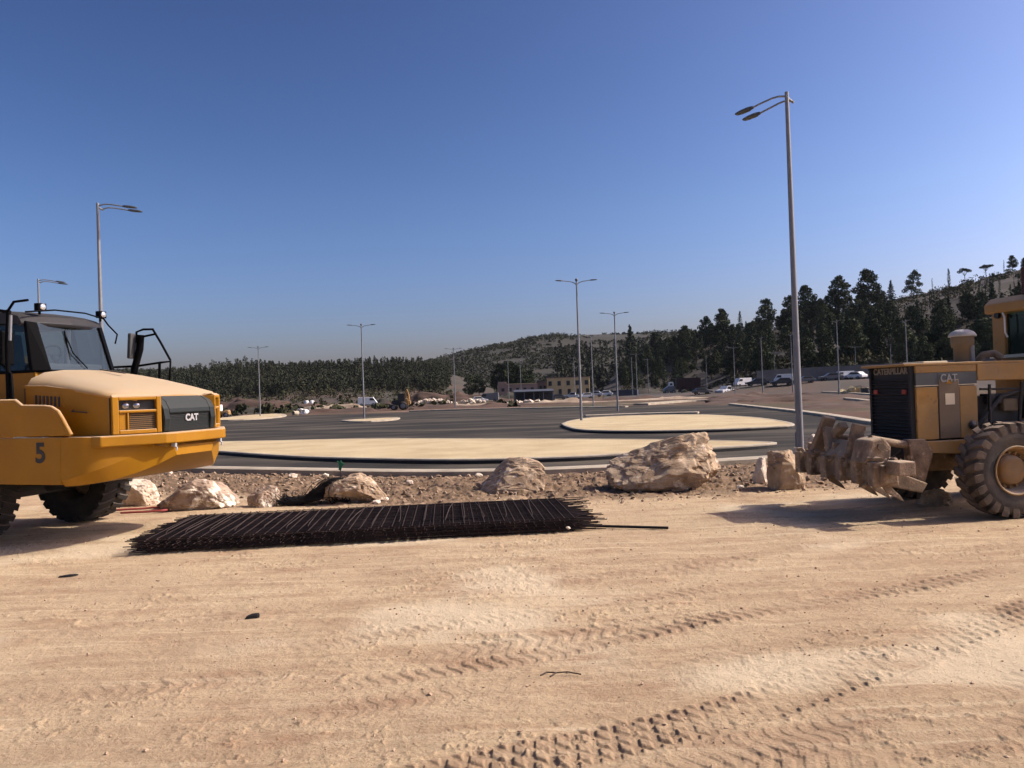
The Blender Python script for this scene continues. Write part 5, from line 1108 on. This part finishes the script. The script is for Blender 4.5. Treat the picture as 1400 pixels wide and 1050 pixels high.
def flat_scrub():
    rg = np.random.default_rng(40); C = []; Rr = []; N = []
    for k in range(520):
        y = rg.uniform(110, 330); x = y*rg.uniform(-0.42, 0.30); 
        if fbm2(np.array([x*0.03]), np.array([y*0.012]), 41, 3)[0] < 0.02: continue
        s = rg.uniform(0.4, 1.5); C.append((x, y, 0.2)); Rr.append((s*1.3, s*1.3, s)); N.append(26)
    V, Fc = leaf_quads(C, Rr, N, 0.45, 42); tag(npmesh('low_scrub', V, Fc, M['leaf3']), 'patches of low scrub on the open ground beyond the lot', 'scrub', kind='stuff')
flat_scrub()

# ------------------------------------------------------------------ far buildings, vehicles, heaps
d = on_ground(775, 531.8); dY = 300.0
def PX(px, y): dd = ray(px, 528); return y*dd.x/dd.y
def house():
    y = 300; x0, x1 = PX(748, y), PX(806, y); w_ = x1-x0; c = (x0+x1)/2
    T = thing('ochre_building', 'ochre two-storey building with dark openings at the foot of the far hill', 'building', (c, y, -0.2), R(-6))
    MB().box((0, 4, 3.4), (w_, 8, 6.8)).build('wall', M['yellowwall'], T); MB().box((0, 4, 6.95), (w_+0.6, 8.6, 0.3)).build('roof', M['pinkwall'], T)
    for k in range(5):
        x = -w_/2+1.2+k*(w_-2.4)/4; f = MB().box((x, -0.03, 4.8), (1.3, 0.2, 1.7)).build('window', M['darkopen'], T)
        MB().box((x, -0.05, 3.9), (1.5, 0.3, 0.12)).build('sill', M['concrete'], f)
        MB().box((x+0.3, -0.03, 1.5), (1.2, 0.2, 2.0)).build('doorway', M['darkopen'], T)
    y = 310; x0, x1 = PX(735, y), PX(749, y)
    T = thing('annex_building', 'darker flat annex on the left of the ochre building', 'building', ((x0+x1)/2, y, -0.2))
    MB().box((0, 3, 2.9), (x1-x0, 6, 5.8)).build('wall', M['pinkwall'], T); MB().box((0, 3, 5.9), (x1-x0+0.4, 6.4, 0.25)).build('roof', M['concrete'], T)
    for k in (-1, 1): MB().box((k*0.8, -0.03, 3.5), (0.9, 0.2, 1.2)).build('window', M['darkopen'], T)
    y = 285; x0, x1 = PX(680, y), PX(735, y)
    T = thing('low_building', 'long low pinkish building left of the ochre building', 'building', ((x0+x1)/2, y, 0.9))
    w_ = x1-x0; MB().box((0, 3, 1.9), (w_, 6, 3.8)).build('wall', M['pinkwall'], T); MB().box((-w_*0.38, 3, 4.2), (w_*0.2, 6, 1.2)).build('gable', M['pinkwall'], T); MB().box((w_*0.1, 3, 3.9), (w_*0.75, 6.5, 0.22)).build('roof', M['yellowwall'], T)
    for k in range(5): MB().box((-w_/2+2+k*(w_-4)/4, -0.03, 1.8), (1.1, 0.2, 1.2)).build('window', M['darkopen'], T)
    # dark open shed
    y = 150; x0, x1 = PX(702, y), PX(757, y); w_ = x1-x0
    T = thing('open_shed', 'dark blue-grey open-sided shed in front of the pinkish building', 'shed', ((x0+x1)/2, y, -0.1))
    MB().prism([(-0.3, 1.9), (5, 2.3), (5, 2.45), (-0.3, 2.05)], -w_/2, w_/2, 'x').build('roof', M['bluegrey'], T)
    for k in range(5): MB().box((-w_/2+0.2+k*(w_-0.4)/4, 0, 0.95), (0.14, 0.14, 1.95)).build('post', M['galv'], T)
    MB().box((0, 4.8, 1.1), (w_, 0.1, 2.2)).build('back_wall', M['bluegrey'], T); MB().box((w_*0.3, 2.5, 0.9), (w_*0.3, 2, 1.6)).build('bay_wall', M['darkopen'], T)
house()
def container(px0, px1, y, h, z, mt, label, nm='container', post=None):
    x0, x1 = PX(px0, y), PX(px1, y); w_ = x1-x0; T = thing(nm, label, nm.replace('_', ' '), ((x0+x1)/2, y, z))
    MB().box((0, 1.2, h/2+0.1), (w_, 2.4, h)).build('body', mt, T)
    rb = MB()
    for k in range(int(w_/0.35)): rb.box((-w_/2+0.2+k*0.35, -0.03, h/2+0.1), (0.12, 0.06, h*0.9))
    rb.build('ribs', mt, T)
    if post: MB().box((w_/2-0.1, -0.1, h/2+0.1), (0.3, 0.1, h*0.95)).build('door_edge', M['white'], T)
    return T
container(846, 872, 185, 1.5, -0.1, M['bluegrey'], 'grey container with a white right edge below the T-shaped lamps', post=1)
def wheels(T, xs, ys, r, w_=0.22):
    for x in xs:
        for y in ys:
            t = MB().lathe([(r*0.6, -w_/2), (r, -w_/2), (r, w_/2), (r*0.6, w_/2), (r*0.6, -w_/2)], (x, y, r), 'y', 18, caps=False).build('wheel', M['rubber_dark'], T)
            MB().lathe([(r*0.58, -w_*0.5), (r*0.5, -w_*0.55), (0.001, -w_*0.55)], (x, y, r), 'y', 12).build('rim', M['galv'], t)
def car(nm, label, cat, loc, rz, kind, paint, grp=None):
    T = thing(nm, label, cat, loc, rz, grp)
    if kind == 'pickup':
        body = [(-2.6, .45), (2.55, .45), (2.6, .85), (2.5, 1.0), (1.2, 1.12), (-2.6, 1.05)]; cabp = [(-0.75, 1.05), (-0.62, 1.75), (0.5, 1.78), (1.25, 1.1)]; win = [(-0.6, 1.15), (-0.5, 1.65), (0.45, 1.68), (1.0, 1.15)]; wx = (-1.65, 1.65); r = .40
    elif kind == 'van':
        body = [(-2.6, .4), (2.5, .4), (2.6, .9), (2.3, 1.25), (1.55, 2.3), (-2.55, 2.35)]; cabp = None; win = [(0.6, 1.45), (0.6, 2.05), (1.5, 2.05), (2.05, 1.4)]; wx = (-1.6, 1.6); r = .36
    else:
        body = [(-2.15, .4), (2.15, .4), (2.2, .75), (1.15, .95), (-2.15, .98), (-2.2, .7)]; cabp = [(-1.85, .95), (-1.3, 1.48), (0.35, 1.5), (1.15, .93)]; win = [(-1.6, 1.0), (-1.2, 1.4), (0.3, 1.42), (0.9, .98)]; wx = (-1.3, 1.35); r = .33
    MB().prism(body, -0.9, 0.9).build('body', paint, T, 0.05)
    if cabp: MB().prism(cabp, -0.78, 0.78).build('cabin', paint, T, 0.04)
    for s in (-1, 1): MB().prism(win, s*(0.79 if cabp else 0.905), s*(0.80 if cabp else 0.915)).build('side_window', M['darkopen'], T)
    if kind == 'pickup': MB().box((-1.7, 0, 1.06), (1.6, 1.5, 0.03)).build('load_bed', M['black'], T)
    xs = body[2][0]; MB().box((xs-0.02, -0.62, 0.78), (0.06, 0.28, 0.12)).build('headlight', M['lens'], T); MB().box((xs-0.02, 0.62, 0.78), (0.06, 0.28, 0.12)).build('headlight', M['lens'], T)
    wheels(T, wx, (-0.82, 0.82), r); return T
def spot(px, py, y=None, z=None):
    if y is None: return on_ground(px, py, z if z is not None else -0.09)
    dd = ray(px, py); return Vector((0, 0, H)) + dd*(y/dd.y)
M['silver'] = mat('pale_silver_paint', (0.52, 0.53, 0.54), 0.35, metal=0.2); M['cargrey'] = mat('grey_car_paint', (0.12, 0.125, 0.13), 0.35); M['cardark'] = mat('dark_car_paint', (0.03, 0.032, 0.036), 0.35)
q = spot(993, 540); car('pickup_truck', 'pale silver pickup facing left beyond the far right corner of the lot', 'pickup', q, R(180+42), 'pickup', M['silver'])
def hz(px, r):
    dd = ray(px, 520); az = math.atan2(dd.x, dd.y); return Vector((r*math.sin(az), r*math.cos(az), float(HR.h(np.array([az]), np.array([float(r)]))[0])))
car('parked_van', 'white van on the far road right of the dark red trailer', 'van', hz(1015, 169), R(200), 'van', M['white']).scale = (.72, .75, .75)
car('parked_van', 'white-roofed van just left of the tallest lamp post', 'van', hz(1071, 168), R(165), 'van', M['white']).scale = (.72, .75, .75)
car('parked_car', 'grey van-like car with a pale roof nearest the grader radiator', 'car', hz(1154, 168), R(185), 'van', M['silver']).scale = (.72, .75, .75)
car('parked_car', 'small white car between the grey car and the grader radiator', 'car', hz(1169, 166), R(120), 'car', M['white'])
car('parked_car', 'dark car below the white-roofed van at the tallest lamp', 'car', hz(1069, 158), R(170), 'car', M['cardark'])
car('parked_car', 'grey car in the row left of the two nearest parked cars', 'car', hz(1136, 164), R(175), 'car', M['cargrey'])
car('parked_car', 'dark car behind the pickup at the foot of the wall', 'car', hz(1035, 160), R(175), 'car', M['cardark'])
for px, lab, mt in ((812, 'silver car right of the ochre building, left of the dark grey one', 'silver'), (826, 'white car parked between the two middle lamps and the grey container', 'white'), (838, 'grey car touching the left end of the grey container', 'cargrey')):
    car('parked_car', lab, 'car', spot(px, 538, 210, None) if False else Vector((PX(px, 200), 200, -0.09)), R(170), 'car', M[mt])
car('parked_car', 'lone white car on the green field left of the forest gap', 'car', Vector((PX(366, 215), 215, -0.09)), R(15), 'car', M['white'])
# dark red tipper trailer with grey tractor
def tipper():
    y = 200; x0, x1 = PX(926, y), PX(958, y); w_ = x1-x0
    T = thing('tipper_trailer', 'dark red high-sided tipper trailer parked at the foot of the hill', 'trailer', ((x0+x1)/2, y, 0.1))
    MB().prism([(-w_/2, 1.2), (w_/2, 1.2), (w_/2+0.1, 3.9), (-w_/2-0.1, 3.9)], 0, 2.4).build('body', M['darkred'], T); rb = MB()
    for k in range(8): rb.box((-w_/2+0.3+k*(w_-0.6)/7, -0.06, 2.5), (0.16, 0.12, 2.5))
    rb.build('ribs', M['darkred'], T); MB().box((0, 1.2, 1.05), (w_, 1.0, 0.25)).build('chassis', M['black'], T); wheels(T, (w_*0.15, w_*0.33, -w_*0.3), (0.1, 2.3), 0.5, 0.3)
    T2 = thing('lorry', 'grey lorry with a white cab top left of the dark red trailer', 'lorry', (PX(916, y), y, 0.0), 0)
    MB().prism([(-1.5, .6), (1.4, .6), (1.4, 1.9), (-0.3, 2.0), (-1.4, 1.3)], 0, 2.3).build('body', M['cargrey'], T2, 0.05); MB().prism([(-0.1, 2.0), (1.0, 2.0), (0.9, 3.0), (0.1, 3.0)], 0.1, 2.2).build('cab', M['white'], T2, 0.05); MB().prism([(0.0, 2.2), (0.7, 2.2), (0.65, 2.75), (0.1, 2.75)], 0.08, 0.1).build('window', M['darkopen'], T2); wheels(T2, (-0.9, 0.9), (0.1, 2.2), 0.5, 0.3)
tipper()
# retaining wall
def wall():
    pts = []
    for px in np.linspace(1035, 1500, 14): v = hz(px, 172.5); pts.append(v)
    mb = MB(); rings = []
    for v in pts:
        n_ = Vector((v.x, v.y, 0)).normalized()*0.25; zt = v.z+3.4*min(1, max(0.25, (v.x-50)/25)) if False else v.z+2.9
        rings.append([v-n_+Vector((0, 0, -1)), v-n_+Vector((0, 0, zt-v.z)), v+n_+Vector((0, 0, zt-v.z)), v+n_+Vector((0, 0, -1))])
    tag(mb.loft(rings).build('retaining_wall', M['concrete']), 'long grey retaining wall at the hill foot behind the parked vans', 'wall')
wall()
# backhoe loader, small roller
def backhoe():
    q = spot(548, 560.5); T = thing('backhoe_loader', 'yellow and black backhoe loader with its boom raised, far across the lot', 'backhoe', q, R(0)); Y = M['yellow_dusty']
    MB().box((-0.2, 0, 0.95), (1.9, 0.9, 0.5)).build('chassis', M['black'], T, 0.04)
    MB().prism([(-1.3, 1.0), (-0.3, 1.0), (-0.3, 1.5), (-1.2, 1.45)], -0.4, 0.4).build('bonnet', M['black'], T, 0.03)
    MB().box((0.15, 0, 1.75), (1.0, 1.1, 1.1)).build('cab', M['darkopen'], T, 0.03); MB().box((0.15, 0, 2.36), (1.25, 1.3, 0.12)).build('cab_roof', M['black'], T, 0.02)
    MB().prism([(-1.9, 0.25), (-1.5, 0.25), (-1.35, 0.8), (-1.45, 0.95), (-1.6, 0.6)], -1.0, 1.0).build('front_bucket', M['black'], T)
    MB().prism([(0.7, 0.7), (1.25, 0.7), (1.15, 1.6), (0.75, 1.7)], -0.45, 0.45).build('rear_frame', Y, T, 0.03)
    MB().tube([(0.9, 0, 1.3), (0.75, 0, 2.4), (1.0, 0, 3.0)], 0.16, 8).build('boom', Y, T); MB().tube([(1.0, 0, 3.0), (1.2, 0, 2.2), (1.3, 0, 1.3)], 0.13, 8).build('dipper_arm', Y, T); MB().prism([(1.15, 1.35), (1.45, 1.3), (1.5, 0.85), (1.25, 0.7), (1.05, 0.95)], -0.35, 0.35).build('rear_bucket', Y, T, 0.03)
    wheels(T, (0.45,), (-0.75, 0.75), 0.62, 0.35); wheels(T, (-0.95,), (-0.7, 0.7), 0.42, 0.28)
    q = spot(304, 571.5); T = thing('small_loader', 'small yellow loader with a white cab just beyond the dump truck nose', 'loader', q, R(0))
    MB().box((0.25, 0, 0.62), (1.5, 0.9, 0.45)).build('body', Y, T, 0.05); MB().prism([(0.4, 0.85), (0.95, 0.85), (0.92, 1.0), (0.4, 1.05)], -0.4, 0.4).build('bonnet', Y, T, 0.03)
    MB().box((-0.45, 0, 1.35), (0.75, 0.85, 0.8)).build('cab', M['white'], T, 0.04); MB().box((-0.45, -0.43, 1.42), (0.55, 0.02, 0.45)).build('cab_window', M['darkopen'], T)
    MB().prism([(-1.35, 0.15), (-1.0, 0.15), (-0.9, 0.55), (-1.1, 0.6)], -0.55, 0.55).build('bucket', Y, T); wheels(T, (-0.5, 0.7), (-0.5, 0.5), 0.36, 0.3)
backhoe()
# white concrete pipes, rubble heaps, tanks
def pipes():
    rg = random.Random(3)
    for k, (px, py, rr) in enumerate(((404, 567.5, .28), (411, 566.0, .40), (417, 566.5, .34), (421, 565.5, .24), (408, 563, .28))):
        q = spot(px, py); o = MB().lathe([(rr, -0.5), (rr, 0.5), (rr*0.78, 0.5), (rr*0.78, -0.5), (rr, -0.5)], (0, 0, rr), 'y', 20, caps=False).build('concrete_pipe', M['white' if k != 0 else 'kerb']); o.location = q; o.rotation_euler = (0, 0, R(rg.uniform(-40, 40)))
        tag(o, 'white pipe ring in the small cluster at the far left edge of the lot', 'pipe', 'white pipe rings')
    for px, lab in ((418.5, 'left one of two white water tanks in front of the far forest'), (426, 'right one of two white water tanks in front of the far forest')):
        T = thing('water_tank', lab, 'water tank', (PX(px, 210), 210, -0.1), 0, 'white water tanks')
        MB().lathe([(0.62, 0.0), (0.62, 1.25), (0.5, 1.42), (0.001, 1.5)], (0, 0, 0.15), 'z', 18).build('tank', M['white'], T); MB().box((0, 0, 0.06), (1.4, 1.4, 0.18)).build('base', M['concrete'], T)
    for px, yv, w_, h, n_, lab, mt in ((592, 175, 6.0, 1.1, 60, 'heap of white rubble just right of the backhoe loader', 'rockw'), (642, 165, 4.5, 0.9, 40, 'smaller heap of pale rubble below the clump of trees', 'rockw'), (720, 132, 4.5, 0.4, 40, 'flat strip of pale rubble left of the middle lamps', 'rockw'), (1172, 120, 4.0, 1.3, 30, 'pale sand heap by the far road left of the grader', 'fill')):
        g = np.random.default_rng(int(px)); p_ = g.standard_normal((n_, 2)).clip(-1.6, 1.6)*np.array([w_*0.42, 0.9]); zz = np.maximum(0, h*(1-(p_[:, 0]/w_)**2*1.6))*g.random(n_)*0.8
        x = PX(px, yv); o = scatter_stones('rubble_heap', np.stack([p_[:, 0], p_[:, 1], zz+0.05], -1), 0.25+0.4*g.random(n_), M[mt], int(px)); z_ = -0.1 if px < 1000 else float(hz(px, math.hypot(x, yv)).z); o.location = (x, yv, z_); tag(o, lab, 'rubble heap')
    for px, lab in ((1179, 'left one of two dark drums by the far road beside the grader'), (1185, 'right one of two dark drums by the far road beside the grader')):
        v = hz(px, 125); T = thing('dark_drum', lab, 'drum', v, 0, 'dark drums'); MB().lathe([(0.30, 0), (0.32, .03), (0.30, .06), (0.30, .44), (0.32, .47), (0.30, .5), (0.30, 0.92), (0.32, .95), (0.30, .98), (0.001, .98)], (0, 0, 0), 'z', 16).build('drum', M['cardark'], T)
pipes()

def mounds():
    g = [('mound_soil', (0.095, 0.055, 0.037), (0.060, 0.038, 0.027)), ('mound_pale', (0.42, 0.34, 0.24), (0.22, 0.16, 0.11)), ('mound_dark', (0.055, 0.048, 0.036), (0.035, 0.032, 0.022))]
    mm = [mat(n_, a, 0.95, col2=b, scale=0.4, bump=0.6, bscale=3.0) for n_, a, b in g]
    for k, (px, y, w_, d_, h, mi) in enumerate(((1085, 88, 26, 10, 0.75, 0), (1030, 104, 18, 8, 0.8, 0), (1165, 62, 14, 8, 0.5, 0), (700, 118, 26, 5, 0.5, 0), (760, 124, 18, 4, 0.7, 1), (640, 128, 20, 5, 0.55, 1), (560, 118, 22, 5, 0.6, 0), (470, 112, 16, 4, 0.55, 0), (455, 135, 20, 5, 0.9, 1), (610, 190, 36, 8, 2.0, 0), (540, 200, 26, 8, 1.6, 2), (330, 190, 44, 12, 2.2, 0), (345, 130, 30, 6, 0.7, 2), (905, 126, 20, 4, 0.5, 1), (840, 140, 26, 5, 0.6, 0), (680, 205, 30, 6, 1.4, 2), (900, 215, 30, 6, 1.6, 2))):
        na, nr = 48, 14; V = [(0, 0, h)]; Fc = []; rs = np.random.default_rng(k)
        for j in range(1, nr+1):
            for i in range(na):
                a = 2*math.pi*i/na; r = j/nr; x = r*w_/2*math.cos(a); yy = r*d_/2*math.sin(a); n_ = float(fbm2(np.array([x*0.35+k*9]), np.array([yy*0.5]), 5+k, 4)[0]); V.append((x*(1+.25*n_), yy*(1+.3*n_), h*(1-r*r)**1.3*(0.65+1.1*n_+.3)+0.12*n_*(1-r)-0.05))
        for i in range(na): Fc.append((0, 1+i, 1+(i+1) % na))
        for j in range(nr-1):
            for i in range(na): a = 1+j*na+i; b = 1+j*na+(i+1) % na; Fc.append((a, a+na, b+na, b))
        mb = MB(); mb.add(V, Fc, True); o = mb.build('dirt_mound', mm[mi]); o.location = (PX(px, y), y, -0.12); o.rotation_euler = (0, 0, R(rs.uniform(-6, 6))); struct(o)
mounds()
def clutter():
    for k, (px, y, kind, mt, rz, lab) in enumerate(((655, 170, 'car', 'white', 8, 'small white car right of the slender lamp, by the pale rubble'), (668, 176, 'van', 'cargrey', 175, 'small grey van right of the small white car, left of the open shed'), (764, 165, 'car', 'cardark', 12, 'dark car touching the right side of the open shed'), (783, 178, 'pickup', 'silver', 170, 'small silver pickup just left of the middle lamp post'), (800, 172, 'car', 'white', 185, 'white car just right of the middle lamp post'), (502, 180, 'van', 'white', 5, 'white van at the forest edge beside the lamp left of centre'), (1101, 150, 'car', 'cargrey', 178, 'grey car immediately right of the tallest lamp post'), (960, 150, 'car', 'cardark', 10, 'dark car between the dark red trailer and the white pickup'))):
        z = -0.1 if px < 940 else float(hz(px, math.hypot(PX(px, y), y)).z)
        o = car('parked_van' if kind == 'van' else 'pickup_truck' if kind == 'pickup' else 'parked_car', lab, {'van': 'van', 'pickup': 'pickup'}.get(kind, 'car'), Vector((PX(px, y), y, z)), R(rz), kind, M[mt]); o.scale = (.85, .85, .85)
clutter()

def haze():
    m = bpy.data.materials.new('haze'); m.use_nodes = True; nt = m.node_tree; N = nt.nodes; N.remove(N['Principled BSDF'])
    v = N.new('ShaderNodeVolumePrincipled'); v.inputs['Density'].default_value = 0.00003; v.inputs['Color'].default_value = (0.80, 0.87, 1.0, 1); v.inputs['Anisotropy'].default_value = 0.2
    nt.links.new(v.outputs[0], N['Material Output'].inputs['Volume'])
    o = MB().box((0, 0, 59), (18400, 18400, 122)).build('haze', m); o['kind'] = 'stuff'; o['label'] = 'thin pale air softening the far ridges'; o['category'] = 'haze'
haze()
